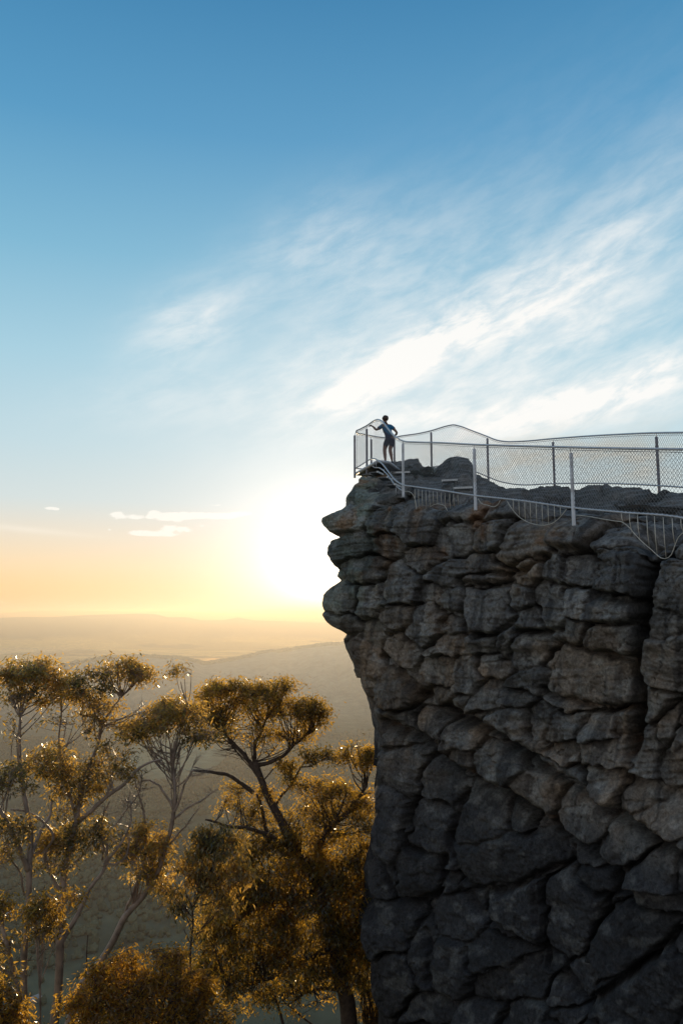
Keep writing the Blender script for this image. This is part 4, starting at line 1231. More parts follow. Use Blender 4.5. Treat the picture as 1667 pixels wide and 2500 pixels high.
def build_person():
    base = at(948, 1133.5, 25.3)
    r = thing('person', base, 'person in teal T-shirt and dark shorts leaning on the handrail, seen from behind', 'person')
    v = []; e = []; rad = []
    def add(p, rr, par=None):
        v.append(p); rad.append(rr)
        if par is not None: e.append((par, len(v) - 1))
        return len(v) - 1
    pel = add((.045, 0, .86), (.115, .095))
    waist = add((.02, .03, 1.00), (.100, .078), pel)
    chest = add((-.03, .09, 1.17), (.135, .10), waist)
    upper = add((-.06, .14, 1.29), (.125, .085), chest)
    nb = add((-.072, .165, 1.385), .056, upper)
    neck = add((-.080, .19, 1.44), .052, nb)
    jaw = add((-.085, .215, 1.50), (.062, .072), neck)
    head = add((-.082, .22, 1.585), (.084, .096), jaw)
    crown = add((-.08, .215, 1.64), (.055, .065), head)
    # arms
    sl = add((-.205, .13, 1.325), .060, upper)
    dl = add((-.275, .12, 1.27), .056, sl)
    el = add((-.395, .07, 1.175), .041, dl)
    fl = add((-.45, .08, 1.245), .040, el)
    wl = add((-.515, .11, 1.315), .027, fl)
    pl = add((-.555, .12, 1.345), (.040, .020), wl)
    sr = add((.085, .11, 1.315), .060, upper)
    dr = add((.155, .08, 1.26), .056, sr)
    er = add((.285, -.03, 1.07), .042, dr)
    fr = add((.275, .06, 1.03), .040, er)
    wr = add((.225, .19, 1.01), .027, fr)
    pr = add((.195, .235, 1.005), (.040, .020), wr)
    # fingers and thumbs
    for (w, s, base_, dirv, side) in ((pl, -1, v[pl], np.array([-.8, .55, .05]), np.array([.3, .5, .55])), (pr, 1, v[pr], np.array([-.5, .75, -.1]), np.array([.5, .4, .45]))):
        dirv = dirv / np.linalg.norm(dirv); side = side / np.linalg.norm(side)
        for k, ln in enumerate((.070, .078, .073, .058)):
            b0 = np.array(base_) + side * (k - 1.5) * .019 + dirv * .030
            i0 = add(tuple(b0), .0095, w)
            i1 = add(tuple(b0 + dirv * ln * .5 + np.array([0, 0, -.006])), .0085, i0)
            add(tuple(b0 + dirv * ln * .85 + np.array([0, 0, -.026])), .0075, i1)
        t0 = add(tuple(np.array(base_) - side * .034 - dirv * .008), .011, w)
        add(tuple(np.array(base_) - side * .055 + dirv * .028 + np.array([0, 0, -.012])), .009, t0)
    # legs
    hl = add((-.045, .01, .80), .094, pel)
    tl = add((-.09, .04, .66), .092, hl)
    kl = add((-.125, .055, .49), .064, tl)
    cl = add((-.118, .02, .37), .067, kl)
    al = add((-.098, .01, .105), .034, cl)
    hr = add((.125, -.01, .80), .094, pel)
    tr = add((.095, -.01, .65), .092, hr)
    kr = add((.055, .0, .48), .064, tr)
    cr = add((.078, -.045, .36), .067, kr)
    ar = add((.118, -.05, .105), .034, cr)
    fl_ = add((-.098, .03, .05), .040, al); add((-.115, .13, .035), .034, fl_)
    fr_ = add((.118, -.03, .05), .040, ar); add((.125, .08, .035), .034, fr_)
    # nose and ears keep the head readable from the side
    no = add((-.135, .30, 1.57), .012, head)
    skin_mesh('body', v, e, rad, M_SKIN, r)
    for sx in (-1, 1):
        ellipsoid('ear', (-.082 + sx * .078, .215, 1.565), (.013, .022, .034), M_SKIN, r)
    # clothing
    tv = [(.045, 0, .80), (.025, .025, .98), (-.03, .085, 1.16), (-.06, .135, 1.29), (-.07, .155, 1.365), (-.20, .13, 1.325), (-.285, .117, 1.26), (-.335, .097, 1.212), (.085, .11, 1.315), (.16, .075, 1.25), (.215, .03, 1.17)]
    te = [(0, 1), (1, 2), (2, 3), (3, 4), (3, 5), (5, 6), (6, 7), (3, 8), (8, 9), (9, 10)]
    tr_ = [(.172, .145), (.155, .128), (.155, .120), (.142, .10), (.066, .062), .072, .070, .068, .072, .070, .068]
    sh = skin_mesh('shirt', tv, te, tr_, M_PACK, r, root=2)
    # teal yoke across the right shoulder and back
    # teal panel lies over the back, from the left shoulder to the right waist
    me = sh.data
    me.materials.append(M_SHIRT)
    for p in me.polygons:
        c = p.center
        if c.z > 1.0 + max(0, (0.01 - c.x)) * .9 and c.x < .19: p.material_index = 1
    sv_ = [(.045, 0, .90), (.045, 0, .83), (-.045, .015, .76), (-.085, .04, .66), (-.098, .047, .60), (.125, -.01, .76), (.10, -.01, .65), (.085, -.006, .58)]
    se = [(0, 1), (1, 2), (2, 3), (3, 4), (1, 5), (5, 6), (6, 7)]
    skin_mesh('shorts', sv_, se, [(.135, .115), (.15, .125), .105, .098, .094, .105, .098, .094], M_SHORT, r, root=1)
    def tuft(P):
        P = P.copy()
        top = np.clip(P[:, 2] / .1, 0, 1)
        P[:, 2] += .016 * top * np.abs(vnoise(P[:, 0] * 60, P[:, 1] * 60))
        P[:, 2] = np.where((P[:, 2] < -.03) & (P[:, 1] > .02), P[:, 2] * .4, P[:, 2])
        return P
    ellipsoid('hair', (-.078, .198, 1.606), (.104, .106, .096), M_HAIR, r, .10, tuft, nu=40, nv=26)
    for (x, y, dz, rot) in ((-.108, .07, 0, .15), (.122, .02, 0, -.08)):
        def shoe(P, rot=rot):
            P = P.copy(); P[:, 2] = np.where(P[:, 2] < -.035, -.035, P[:, 2])
            P[:, 2] = np.where(P[:, 1] > .03, P[:, 2] * .72 - .008, P[:, 2])
            c, s = math.cos(rot), math.sin(rot)
            return np.stack([P[:, 0] * c - P[:, 1] * s, P[:, 0] * s + P[:, 1] * c, P[:, 2]], -1)
        s_ = ellipsoid('shoe', (x, y, .050), (.052, .145, .062), M_SHOE, r, 0, shoe)
        def sole(P, rot=rot):
            P = P.copy(); P[:, 2] = np.clip(P[:, 2], -.012, .012)
            c, s = math.cos(rot), math.sin(rot)
            return np.stack([P[:, 0] * c - P[:, 1] * s, P[:, 0] * s + P[:, 1] * c, P[:, 2]], -1)
        ellipsoid('sole', (x, y, .012), (.054, .148, .05), M_SOLE, s_, 0, sole)
    return r


build_person()
# ------------------------------------------------------------------ gum trees
class Tree:
    def __init__(self, name, label, group, bark, leaf, seed, dens=1.0, one=False, dy=0.0):
        self.one = one; self.dy = dy
        self.name, self.label, self.group, self.bark, self.leaf = name, label, group, bark, leaf
        self.r = np.random.default_rng(seed); self.limbs = []; self.clusters = []; self.dens = dens
        self.wood = MB(); self.LP = []; self.LN = []; self.tw = MB()

    def limb(self, pts, w0, w1, wig=1.0):
        """pts: (u, v, Y) up the limb; w0/w1: width in photo pixels at foot and tip"""
        pts = [(u, v, Y + self.dy) for u, v, Y in pts]
        P = np.array([at(u, v, Y) for u, v, Y in pts])
        n = max(10, int(6 * len(pts)))
        C = spline(P, n)
        L = np.linalg.norm(np.diff(C, axis=0), axis=1).sum()
        t = np.linspace(0, 1, n)
        for k in range(3):
            C[:, k] += wig * 0.012 * L ** .5 * fbm(t * 5 + self.r.uniform(0, 90), t * 0, octv=3) * np.minimum(1, t * 6)
        Y0, Y1 = pts[0][2], pts[-1][2]
        R = (w0 / F * Y0 / 2) * (1 - t) ** .8 + (w1 / F * Y1 / 2) * (1 - (1 - t) ** .8)
        R *= 1 + .10 * fbm(t * 9 + self.r.uniform(0, 50), t * 0, octv=2)
        self.limbs.append((C, R))
        self.wood.tube(C, R, 9)
        return self

    def leaves(self, pts, n, spread, length=.115, droop=.75):
        """n leaves hung around each of the points"""
        r = self.r
        tone = r.normal(0, .22)
        P = np.repeat(pts, n, 0) + r.normal(0, spread, (len(pts) * n, 3)) * [1, 1, .8]
        m = len(P)
        a = r.uniform(0, 2 * PI, m); dz = -np.clip(r.normal(droop, .38, m), -.7, 1.6)
        D = np.stack([np.cos(a), np.sin(a), dz], -1); D /= np.linalg.norm(D, axis=1, keepdims=True)
        S = np.cross(D, r.normal(0, 1, (m, 3))); S /= np.linalg.norm(S, axis=1, keepdims=True)
        Nn = np.cross(D, S)
        L = length * r.uniform(.65, 1.3, m); Wd = L * r.uniform(.10, .17, m)
        sag = r.uniform(-.14, .14, m)
        p0 = P; p3 = P + D * L[:, None]
        mid = P + D * (L * .45)[:, None] + Nn * (L * sag)[:, None]
        V = np.stack([p0, mid + S * Wd[:, None], p3, mid - S * Wd[:, None]], 1)
        self.LP.append(V.reshape(-1, 3))
        q = np.clip(r.normal(.56 + tone, .25, m), 0, 1)
        self.LN.append(q)

    def cluster(self, u, v, Y, ru, rv, tips=60, n=11, bare=0, depth=.85, shell=(.55, 1.0), lo=-.35, foot=None, length=.115, spread=.10, droop=.75, twig=1.0):
        tips = int(tips * 1.5)
        """a leafy head: fine branches fan up from the nearest limb to a shell of leaf sprays"""
        r = self.r; Y = Y + self.dy
        if foot is not None: foot = (foot[0], foot[1], foot[2] + self.dy)
        if self.dy: length *= 1 + self.dy / 20; spread *= 1 + self.dy / 20
        c = at(u, v, Y); s = Y / F
        rx, rz = ru * s * 1.10, rv * s * 1.14; ry = rx * depth
        if foot is None:
            best = None
            base = c - np.array([0, 0, rz * .9])
            for C, R in self.limbs:
                d = np.linalg.norm(C - base, axis=1) + np.maximum(0, C[:, 2] - c[2]) * 1.5
                k = int(np.argmin(d))
                if best is None or d[k] < best[0]: best = (d[k], C[k], R[k], C, k)
            foot = best[1]; fC, fk = best[3], best[4]
        else:
            foot = at(*foot); fC = None
            for C, R in self.limbs:
                d = np.linalg.norm(C - foot, axis=1); k = int(np.argmin(d))
                if fC is None or d[k] < bd: fC, fk, bd = C, k, d[k]
        nsec = int(np.clip(tips / 13, 3, 10))
        secs = []
        tips_ = []
        k = 0
        nsub = max(3, int(tips / 8))
        while len(tips_) < tips:
            d = r.normal(0, 1, 3); d /= np.linalg.norm(d)
            if d[2] < lo: continue
            q = r.uniform(*shell) ** .6
            lump = 1 + .45 * vnoise(d[0] * 2.2 + u, d[1] * 2.2, d[2] * 2.2)
            sc_ = c + d * np.array([rx, ry, rz]) * q * lump * .92
            # a spray of tips, flattened, hanging together
            m = int(r.integers(4, 12)); rad = (.20 + .16 * r.uniform()) * (rx * rz) ** .5
            off = r.normal(0, .6, (m, 3)) * rad * np.array([1.15, 1.15, .62]); off[:, 2] -= .35 * np.hypot(off[:, 0], off[:, 1])
            tips_.extend(list(sc_ + off))
        tips_ = tips_[:tips]
        tips_ = np.array(tips_)
        dirs = r.normal(0, 1, (nsec, 3)); dirs[:, 2] = np.abs(dirs[:, 2]) * .9 - .1
        dirs /= np.linalg.norm(dirs, axis=1, keepdims=True)
        nodes = c + dirs * np.array([rx, ry, rz]) * r.uniform(.30, .62, (nsec, 1))
        for nd in nodes:
            # each bough leaves the limb at its own height
            a, b = fC[max(0, min(len(fC) - 1, fk + int(r.integers(-4, 4))))], nd
            if a[2] > b[2] or np.linalg.norm(a - b) < .5 * np.linalg.norm(foot - b): a = foot
            m1 = a * .6 + b * .4 + np.array([0, 0, -.02]) + r.normal(0, .05 * np.linalg.norm(b - a), 3)
            m1[2] -= .10 * np.linalg.norm((b - a)[:2])
            C = spline(np.array([a, m1, b]), 9)
            self.tw.tube(C, np.linspace(.016, .006, 9) * twig * (Y / 18), 5, cap=False)
            secs.append(C)
        anchor = np.concatenate([q[3:] for q in secs])
        for tp in tips_:
            d = np.linalg.norm(anchor - tp, axis=1) + np.maximum(0, anchor[:, 2] - tp[2]) * .8
            a = anchor[np.argsort(d)[int(r.integers(0, 3))]]
            m1 = (a + tp) / 2 + r.normal(0, .06 * np.linalg.norm(tp - a) + .004, 3)
            C = spline(np.array([a, m1, tp]), 5)
            self.tw.tube(C, np.linspace(.006, .0025, 5) * twig * (Y / 18), 3, cap=False)
            if r.uniform() < .35:       # side twigs
                e = m1 + (tp - a) * .35 + r.normal(0, .10, 3)
                self.tw.tube(np.array([m1, (m1 + e) / 2 + r.normal(0, .012, 3), e]), np.array([.004, .003, .002]) * twig * (Y / 18), 3, cap=False)
        k = int(len(tips_) * (1 - bare))
        lv = tips_[:k]
        if n and len(lv):
            self.leaves(lv, max(1, int(n * self.dens * .82)), spread, length, droop)
            # sparser leaves back along the twigs
            self.leaves(lv[::2] * .85 + c * .15, max(1, int(n * self.dens * .25)), spread * 1.3, length, droop)
        return self

    def twigs(self, pts, w0, w1, n=14, length=.5, up=.4):
        """a bare branch with dead twigs"""
        self.limb(pts, w0, w1)
        C, R = self.limbs[-1]
        for i in range(n):
            k = int(self.r.uniform(.2, .98) * (len(C) - 1))
            d = self.r.normal(0, 1, 3); d[2] = abs(d[2]) * .6 + up; d /= np.linalg.norm(d)
            L = length * self.r.uniform(.4, 1.1)
            p1 = C[k] + d * L * .5 + self.r.normal(0, .05 * L, 3); p2 = C[k] + d * L + self.r.normal(0, .12 * L, 3)
            self.tw.tube(spline(np.array([C[k], p1, p2]), 6), np.linspace(.0075, .002, 6), 4, cap=False)
            for q in range(3):
                e = p1 + self.r.normal(0, .3 * L, 3) + np.array([0, 0, .1 * L])
                self.tw.tube(np.array([p1, (p1 + e) / 2 + self.r.normal(0, .02, 3), e]), np.array([.0045, .0032, .0018]), 3, cap=False)
        return self

    def build(self):
        foot = self.limbs[0][0][0]
        root = thing(self.name, foot, self.label, 'tree' if 'tree' in self.name else 'shrub', self.group)
        if self.one and self.tw.n:
            self.wood.V += self.tw.V; self.wood.Q += [q + self.wood.n for q in self.tw.Q]; self.wood.T += [q + self.wood.n for q in self.tw.T]; self.tw.n = 0
        self.wood.build('trunk', self.bark, root, org=foot)
        if self.tw.n: self.tw.build('branches', self.bark, root, org=foot)
        if self.LP:
            V = np.concatenate(self.LP) - foot
            m = len(V) // 4
            i = np.arange(m) * 4
            T = np.stack([np.stack([i, i + 1, i + 2], -1), np.stack([i, i + 2, i + 3], -1)], 1).reshape(-1, 3)
            o = mesh_obj('crown', V, T, self.leaf, root, smooth=False)
            at_ = o.data.attributes.new('tint', 'FLOAT', 'FACE')
            at_.data.foreach_set('value', np.repeat(np.concatenate(self.LN), 2).astype(np.float32))
        return root


def z_foot(u, Y, drop):
    return (u, drop, Y)


G = 'gum trees growing below the lookout'
A, Bm = M_LEAF_A, M_LEAF_B

# 1: slender pale tree at the left edge
t = Tree('gum_tree', 'slender pale-trunked gum tree nearest the left edge, small domed crown at its top', G, M_BARK, Bm, 101, one=True)
t.limb([(84, 3150, 16), (76, 2800, 16), (68, 2500, 16), (66, 2350, 16), (70, 2200, 16), (72, 2110, 16), (74, 2040, 16.1), (66, 1980, 16.1), (57, 1920, 16.2), (50, 1850, 16.2), (52, 1790, 16.2), (58, 1735, 16.3), (66, 1700, 16.3)], 28, 4)
t.limb([(70, 2125, 16), (56, 2090, 15.9), (36, 2045, 15.7), (18, 2005, 15.6), (-6, 1960, 15.5), (-25, 1900, 15.4)], 13, 5)
t.limb([(72, 2110, 16), (84, 2070, 16.2), (104, 2025, 16.4), (122, 1985, 16.6), (128, 1950, 16.8)], 10, 4)
t.limb([(60, 2185, 16), (48, 2130, 15.8), (30, 2100, 15.6), (5, 2070, 15.4)], 6, 3)
t.limb([(54, 1765, 16.2), (44, 1735, 16.2), (34, 1710, 16.2)], 4, 2)
t.cluster(58, 1638, 16.3, 66, 40, 90, 11).cluster(100, 1655, 16.5, 40, 34, 40, 11).cluster(20, 1655, 16.1, 32, 30, 34, 11).cluster(50, 1705, 16.2, 52, 28, 36, 9)
t.cluster(125, 1700, 16.6, 40, 40, 40, 11, foot=(66, 1740, 16.3))
t.cluster(18, 1910, 15.7, 46, 48, 60, 11).cluster(30, 1800, 15.9, 26, 60, 18, 6, bare=.4).cluster(20, 2030, 15.6, 46, 34, 46, 11).cluster(10, 2095, 15.4, 26, 30, 20, 9).cluster(128, 2060, 16.8, 40, 34, 40, 10)
t.build()

# 2: second tree, forked, broad top
t = Tree('gum_tree', 'tall dark-trunked forked gum tree, second from the left, with a broad ragged crown', G, M_BARK, Bm, 102)
t.limb([(118, 3150, 16.6), (124, 2800, 16.6), (130, 2500, 16.6), (138, 2370, 16.6), (142, 2300, 16.6), (148, 2210, 16.7), (156, 2120, 16.8), (172, 2060, 16.9), (186, 2005, 17), (196, 1950, 17.1), (212, 1900, 17.2), (232, 1850, 17.3), (247, 1800, 17.4), (251, 1770, 17.4), (244, 1735, 17.4)], 30, 6)
t.limb([(140, 2330, 16.6), (158, 2285, 16.7), (188, 2235, 16.8), (222, 2170, 16.9), (256, 2115, 17), (262, 2060, 17.1)], 13, 6)
t.twigs([(256, 2115, 17), (280, 2080, 17), (300, 2050, 17.1), (318, 2010, 17.1), (322, 1960, 17.2)], 6, 3, 12, .5)
t.twigs([(262, 2110, 17), (285, 2108, 17), (310, 2085, 17), (318, 2040, 17)], 5, 2.5, 9, .45)
t.twigs([(256, 2080, 17.1), (250, 2040, 17.2), (252, 1990, 17.2), (270, 1955, 17.3)], 5, 2, 12, .5)
t.limb([(188, 2010, 17), (215, 1985, 17), (255, 1950, 17), (300, 1915, 17), (335, 1880, 17.1), (370, 1862, 17.2), (395, 1855, 17.3)], 11, 4)
t.limb([(251, 1772, 17.4), (262, 1750, 17.5), (282, 1720, 17.6), (300, 1700, 17.7)], 6, 3)
t.limb([(186, 2005, 17), (176, 1950, 17), (162, 1900, 17), (150, 1850, 17), (147, 1790, 17), (152, 1740, 17)], 7, 3)
t.limb([(150, 2180, 16.7), (128, 2140, 16.6), (112, 2090, 16.6), (128, 2040, 16.5), (110, 2010, 16.5), (70, 1985, 16.4), (25, 1975, 16.3)], 8, 4)
t.cluster(290, 1640, 17.7, 70, 34, 90, 11).cluster(345, 1640, 17.9, 26, 22, 26, 10).cluster(225, 1670, 17.3, 48, 34, 50, 11).cluster(165, 1690, 17, 44, 40, 46, 11).cluster(250, 1720, 17.4, 60, 34, 46, 8)
t.cluster(185, 1770, 17.1, 62, 50, 46, 7, bare=.25).cluster(150, 1860, 17, 70, 55, 70, 11).cluster(185, 1915, 17, 70, 46, 80, 11).cluster(270, 1870, 17.1, 52, 50, 60, 11).cluster(100, 1870, 16.8, 44, 36, 40, 10)
t.cluster(250, 1760, 17.3, 36, 30, 24, 9).cluster(345, 1740, 17.6, 20, 60, 16, 0, foot=(262, 1770, 17.5))
t.cluster(195, 2050, 17, 60, 50, 70, 10).cluster(140, 2090, 16.8, 46, 50, 46, 9).cluster(230, 2030, 17, 36, 30, 30, 10).cluster(165, 1985, 17, 44, 36, 30, 8)
t.build()

# 3: thin sapling between the two
t = Tree('gum_sapling', 'thin gum sapling with one round leafy head between the two left trunks', None, M_BARK, A, 103, one=True)
t.limb([(106, 3150, 15.2), (103, 2800, 15.2), (101, 2500, 15.2), (99, 2400, 15.2), (96, 2320, 15.2), (94, 2290, 15.2)], 9, 4)
t.cluster(104, 2225, 15.2, 34, 44, 70, 11).cluster(100, 2275, 15.2, 28, 26, 26, 9)
t.cluster(180, 2190, 15.3, 18, 22, 18, 8, foot=(98, 2330, 15.2))
r_ = t.build(); r_['category'] = 'sapling'

# 4: tree leaning to the right
t = Tree('gum_tree', 'gum tree leaning right, flat umbrella crown with a twiggy tip above', G, M_BARK, Bm, 104)
t.limb([(60, 2900, 18), (120, 2620, 18), (162, 2500, 18), (200, 2410, 18), (245, 2352, 18), (282, 2290, 18), (305, 2240, 18), (345, 2190, 18), (378, 2135, 18), (400, 2075, 18), (415, 2030, 18), (424, 1985, 18), (428, 1940, 18), (424, 1895, 18.1), (422, 1850, 18.1), (426, 1810, 18.1)], 24, 5)
t.limb([(303, 2245, 18), (315, 2205, 18), (330, 2165, 18), (340, 2130, 18)], 8, 4)
t.limb([(424, 1985, 18), (440, 1950, 18), (452, 1915, 18), (470, 1880, 18)], 7, 3)
t.limb([(424, 1975, 18), (405, 1940, 18), (385, 1915, 18), (362, 1905, 18), (340, 1910, 18)], 6, 3)
t.twigs([(400, 2075, 18), (425, 2050, 17.9), (450, 2020, 17.8), (487, 1970, 17.7)], 6, 2, 4, .25)
t.twigs([(425, 2000, 18), (455, 1975, 18), (490, 1955, 18), (535, 1925, 18)], 5, 2, 8, .4)
t.twigs([(355, 2010, 18), (345, 1960, 18), (335, 1920, 18), (325, 1880, 18)], 5, 2, 14, .55)
t.twigs([(250, 2100, 18.3), (262, 2040, 18.3), (300, 1990, 18.3), (340, 1930, 18.3), (350, 1880, 18.3)], 5, 2, 16, .55)
t.limb([(424, 1850, 18.1), (440, 1780, 18.2), (455, 1715, 18.3), (448, 1690, 18.3), (440, 1665, 18.3)], 5, 2)
t.cluster(440, 1640, 18.3, 44, 20, 26, 5, foot=(456, 1712, 18.3), lo=-.1, twig=.8)
t.cluster(375, 1765, 18.1, 82, 44, 130, 12, lo=-.15, foot=(423, 1870, 18.1)).cluster(325, 1785, 18, 46, 34, 50, 11, foot=(420, 1890, 18.1)).cluster(440, 1735, 18.4, 60, 34, 80, 11, lo=-.15, foot=(424, 1860, 18.1))
t.cluster(480, 1780, 18.3, 44, 46, 50, 10, foot=(430, 1890, 18.1)).cluster(400, 1830, 18.1, 70, 40, 30, 0, foot=(424, 1930, 18.1)).cluster(455, 1860, 18.1, 60, 50, 34, 0, foot=(428, 1960, 18))
t.cluster(340, 2085, 18, 50, 60, 110, 11, foot=(355, 2185, 18)).cluster(390, 2060, 18, 30, 40, 40, 10, foot=(385, 2120, 18)).cluster(345, 2145, 18, 46, 34, 50, 10, foot=(345, 2195, 18)).cluster(352, 2030, 18.1, 18, 40, 26, 10, foot=(372, 2140, 18))
t.build()

# 5: the big tree next to the cliff
t = Tree('gum_tree', 'largest gum tree with thick dark trunk and golden crowns, beside the cliff', G, M_BARK_D, A, 105, dens=1.12, dy=6.0)
t.limb([(866, 2960, 20), (856, 2560, 20), (846, 2440, 20), (832, 2370, 20), (815, 2290, 20), (800, 2220, 20), (780, 2160, 20), (752, 2105, 20), (722, 2065, 20), (690, 2010, 20), (665, 1965, 20), (645, 1925, 20), (630, 1890, 20), (620, 1860, 20)], 52, 15)
t.limb([(632, 1895, 20), (612, 1865, 20), (585, 1830, 20.1), (556, 1800, 20.2), (530, 1775, 20.3)], 13, 6)
t.limb([(618, 1935, 20), (590, 1912, 19.9), (556, 1892, 19.8), (520, 1886, 19.7), (472, 1882, 19.6)], 11, 5)
t.limb([(622, 1868, 20), (655, 1862, 20), (690, 1845, 20), (722, 1815, 20), (745, 1795, 20), (768, 1782, 20)], 11, 4)
t.limb([(622, 1865, 20), (622, 1820, 20), (640, 1780, 20), (655, 1740, 20)], 10, 4)
t.limb([(665, 1980, 20), (685, 1945, 20.2), (712, 1915, 20.3), (722, 1895, 20.3), (744, 1860, 20.4)], 7, 3)
t.limb([(765, 2110, 20), (785, 2060, 19.9), (805, 2020, 19.8), (850, 1985, 19.7), (872, 1950, 19.7), (895, 1915, 19.7)], 15, 6)
t.limb([(700, 2065, 20), (660, 2040, 19.8), (610, 2022, 19.6), (560, 2015, 19.4), (502, 2003, 19.2)], 12, 4)
t.limb([(735, 2090, 20), (690, 2080, 20), (650, 2030, 20), (640, 1975, 20), (628, 1940, 20)], 12, 6)
t.limb([(820, 2310, 20), (770, 2330, 19.7), (700, 2370, 19.4), (640, 2395, 19.2), (560, 2420, 19)], 13, 6)
t.limb([(840, 2420, 20), (790, 2415, 19.8), (740, 2420, 19.7), (690, 2390, 19.6)], 8, 3)
t.limb([(540, 2300, 19), (570, 2260, 19), (600, 2230, 19.1), (640, 2205, 19.3), (700, 2190, 19.6), (780, 2170, 20)], 9, 9)
for (u, v, Y, ru, rv, tp) in [(520, 1690, 20.3, 48, 34, 70), (575, 1690, 20.3, 42, 34, 60), (505, 1740, 20.3, 46, 40, 70), (670, 1690, 20, 54, 36, 90), (620, 1720, 20.1, 60, 40, 80), (560, 1745, 20.2, 50, 40, 60), (750, 1735, 20, 46, 36, 80), (700, 1740, 20, 54, 40, 70), (775, 1755, 20, 26, 30, 40), (640, 1780, 20, 70, 34, 50), (720, 1790, 20.1, 44, 30, 36), (530, 1800, 20.2, 56, 40, 44)]:
    t.cluster(u, v, Y, ru, rv, int(tp * 1.25), 10, lo=-.25, length=.10)
t.cluster(605, 1820, 20, 90, 50, 60, 0, foot=(625, 1880, 20)).cluster(700, 1820, 20, 60, 40, 36, 2, foot=(640, 1880, 20)).cluster(690, 1865, 20, 30, 34, 26, 10)
for (u, v, Y, ru, rv, tp) in [(790, 1850, 20, 46, 30, 70), (865, 1845, 19.8, 50, 34, 90), (905, 1850, 19.8, 30, 40, 50), (770, 1930, 20.1, 56, 44, 90), (830, 1945, 19.9, 56, 40, 90), (890, 1960, 19.7, 40, 34, 60), (745, 1985, 20.1, 50, 40, 70), (810, 2000, 20, 60, 40, 80), (880, 2020, 19.8, 44, 40, 70), (700, 1900, 20.2, 20, 24, 16)]:
    t.cluster(u, v, Y, ru, rv, tp, 9, lo=-.3, length=.095)
for (u, v, ru, rv, tp) in [(580, 1945, 34, 40, 36), (600, 1990, 46, 40, 40), (640, 1990, 40, 36, 30), (690, 2030, 46, 36, 40), (545, 1970, 16, 26, 10), (650, 1925, 30, 30, 26)]:
    t.cluster(u, v, 20.1, ru, rv, tp, 9, lo=-.5, length=.095)
for (u, v, Y, ru, rv, tp) in [(640, 2080, 19.6, 70, 50, 100), (720, 2120, 19.7, 70, 46, 110), (800, 2110, 19.8, 64, 44, 100), (860, 2130, 19.7, 56, 44, 90), (600, 2150, 19.3, 70, 60, 120), (680, 2190, 19.4, 80, 56, 130), (770, 2190, 19.5, 80, 56, 130), (850, 2210, 19.6, 60, 60, 110),
                          (560, 2220, 19.2, 70, 60, 110), (640, 2260, 19.3, 80, 56, 120), (730, 2270, 19.4, 80, 56, 120), (810, 2280, 19.4, 50, 50, 70), (865, 2300, 19.6, 36, 60, 70), (540, 2300, 19.1, 70, 56, 100), (620, 2330, 19.2, 80, 50, 100), (710, 2340, 19.3, 70, 46, 80), (520, 2370, 19, 60, 46, 70), (600, 2400, 19.1, 70, 40, 60), (870, 2380, 19.6, 30, 50, 40)]:
    t.cluster(u, v, Y, ru, rv, tp, 12, lo=-.75, shell=(.3, 1.0), length=.12, droop=1.0, spread=.10)
for (u, v, ru, rv, tp) in ((885, 2270, 36, 60, 80), (880, 2200, 36, 50, 70), (830, 2360, 40, 50, 50), (780, 2370, 50, 44, 60), (690, 2420, 60, 40, 50), (760, 2330, 50, 40, 50), (800, 2050, 50, 40, 60), (870, 2080, 44, 40, 60), (720, 2050, 40, 40, 40)):
    t.cluster(u, v, 19.8, ru, rv, tp, 11, lo=-.75, shell=(.3, 1.0), length=.115, droop=1.0)
for (u, v) in ((640, 2440), (720, 2430), (560, 2460), (780, 2440)):
    t.cluster(u, v, 19.3, 50, 34, 26, 5, bare=.3, lo=-.8)
t.twigs([(700, 2600, 19.4), (690, 2500, 19.4), (668, 2430, 19.3), (655, 2410, 19.3)], 8, 4, 6, .3)
t.twigs([(830, 2640, 19.5), (762, 2500, 19.4), (735, 2480, 19.4), (700, 2450, 19.3), (690, 2440, 19.3)], 7, 3, 6, .3)
t.build()

# 6: drooping dark foliage in front of it on the left
t = Tree('gum_tree', 'young gum tree on a thin dark stem, drooping olive leaves', G, M_BARK_D, Bm, 106, one=True)
t.limb([(452, 2950, 17), (455, 2650, 17), (458, 2480, 17), (462, 2370, 17), (464, 2310, 17), (470, 2250, 17), (468, 2225, 17), (480, 2190, 17), (500, 2150, 17), (520, 2110, 17), (530, 2070, 17)], 8, 3)
t.limb([(464, 2316, 17), (480, 2285, 17), (492, 2265, 17)], 3.5, 1.5)
t.limb([(463, 2300, 17), (455, 2280, 17), (450, 2270, 17)], 3, 1.5)
for (u, v, ru, rv, tp, n) in [(520, 2050, 46, 36, 60, 10), (490, 2080, 44, 40, 50, 9), (555, 2080, 46, 46, 60, 10), (470, 2130, 40, 40, 44, 9), (520, 2130, 50, 50, 70, 10), (570, 2150, 46, 50, 60, 10), (410, 2175, 36, 20, 22, 8), (450, 2200, 36, 30, 26, 8), (530, 2200, 40, 44, 40, 9), (490, 2280, 14, 24, 8, 7)]:
    t.cluster(u, v, 17, ru, rv, tp, n, lo=-.7, shell=(.3, 1), droop=1.2, length=.125, spread=.09, twig=.8)
t.build()

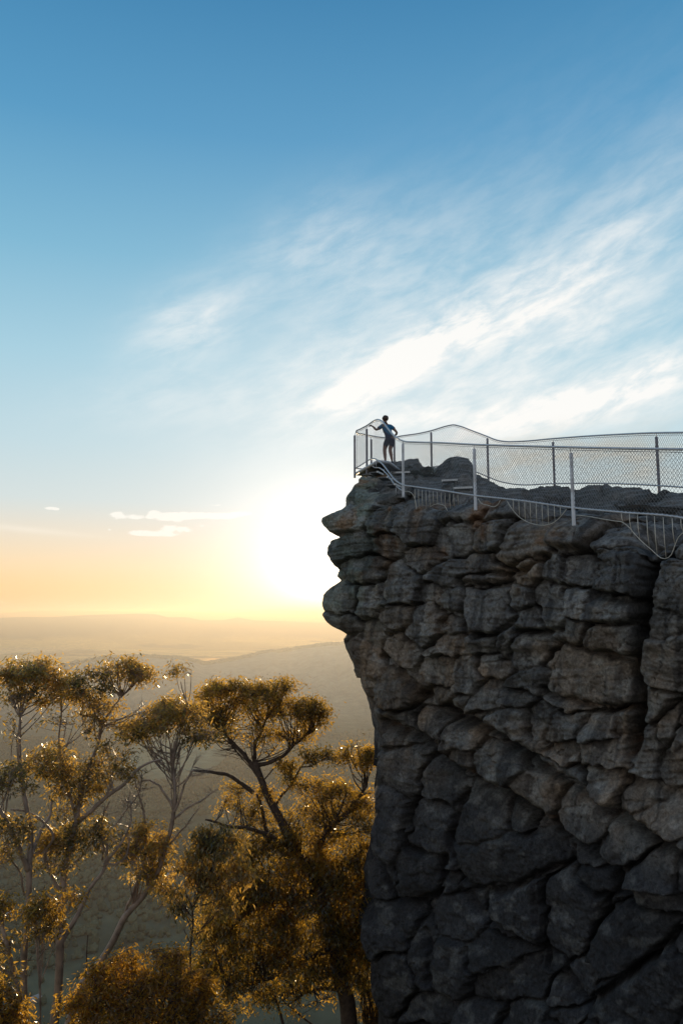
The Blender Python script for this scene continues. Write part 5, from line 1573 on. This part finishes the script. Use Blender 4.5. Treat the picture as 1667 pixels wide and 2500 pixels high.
# 7: bushes at the foot of the picture
def bush(label, foot, blobs, seed, leaf=A):
    t = Tree('gum_shrub', label, 'rounded gum shrubs at the foot of the trees', M_BARK_D, M_LEAF_C if leaf is A else leaf, seed, one=True)
    u, v, Y = foot
    t.limb([(u, v, Y), (u - 4, v - 150, Y), (u + 6, v - 290, Y)], 16, 8)
    for (bu, bv, by, ru, rv, tp) in blobs:
        t.cluster(bu, bv, by, ru, rv, int(tp * .8), 12, lo=-.5, shell=(.4, 1.0), length=.095, droop=.7, spread=.095)
        for q in range(3):
            t.cluster(bu + t.r.uniform(-ru, ru), bv - rv * t.r.uniform(.5, 1.2), by, ru * .3, rv * .42, 10, 8, lo=-.9, shell=(.2, 1), length=.095, droop=.5)
    return t.build()


bush('wide golden gum shrub with rounded heads along the bottom edge', (350, 2900, 15), [(240, 2400, 15, 50, 44, 90), (320, 2385, 15, 52, 44, 100), (290, 2440, 14.8, 70, 44, 110), (200, 2470, 14.8, 46, 40, 70), (420, 2370, 15.2, 50, 42, 100), (400, 2430, 15, 70, 46, 120), (470, 2440, 15.1, 52, 50, 90), (280, 2510, 14.6, 90, 40, 110), (420, 2510, 14.7, 90, 40, 110), (510, 2500, 15, 50, 40, 70)], 111)
bush('small golden gum shrub in the bottom left corner', (10, 2800, 14), [(15, 2480, 14, 40, 34, 60), (-20, 2440, 14, 30, 30, 30), (30, 2520, 14, 36, 30, 40)], 112)
bush('yellow-lit gum shrub squeezed between the thick trunk and the cliff foot', (905, 2900, 27), [(905, 2450, 27, 26, 50, 70), (890, 2390, 27, 24, 50, 50), (925, 2500, 27, 30, 40, 50), (885, 2310, 27, 20, 50, 40)], 113)

# 8: leaning trunk cut by the left edge
t = Tree('gum_tree', 'leaning gum trunk cut off by the left edge, with a few leaf sprays', G, M_BARK, A, 108, one=True)
t.limb([(66, 2900, 15.2), (60, 2560, 15.2), (48, 2420, 15.2), (30, 2360, 15.2), (16, 2310, 15.1), (2, 2250, 15.1), (-18, 2190, 15), (-40, 2120, 15)], 14, 7)
t.cluster(-4, 2220, 15, 24, 40, 34, 9).cluster(20, 2300, 15.1, 30, 30, 16, 7).cluster(-5, 2360, 15.1, 30, 30, 24, 8)
t.build()
# dead stick
t = Tree('dead_sapling', 'bare dead stick standing up beside the leaning gum trunk', None, M_BARK_D, A, 109)
t.limb([(205, 2800, 17.6), (208, 2560, 17.6), (211, 2390, 17.6), (212, 2330, 17.6), (213, 2283, 17.6)], 6, 2.2, .4)
r_ = t.build(); r_['category'] = 'dead sapling'
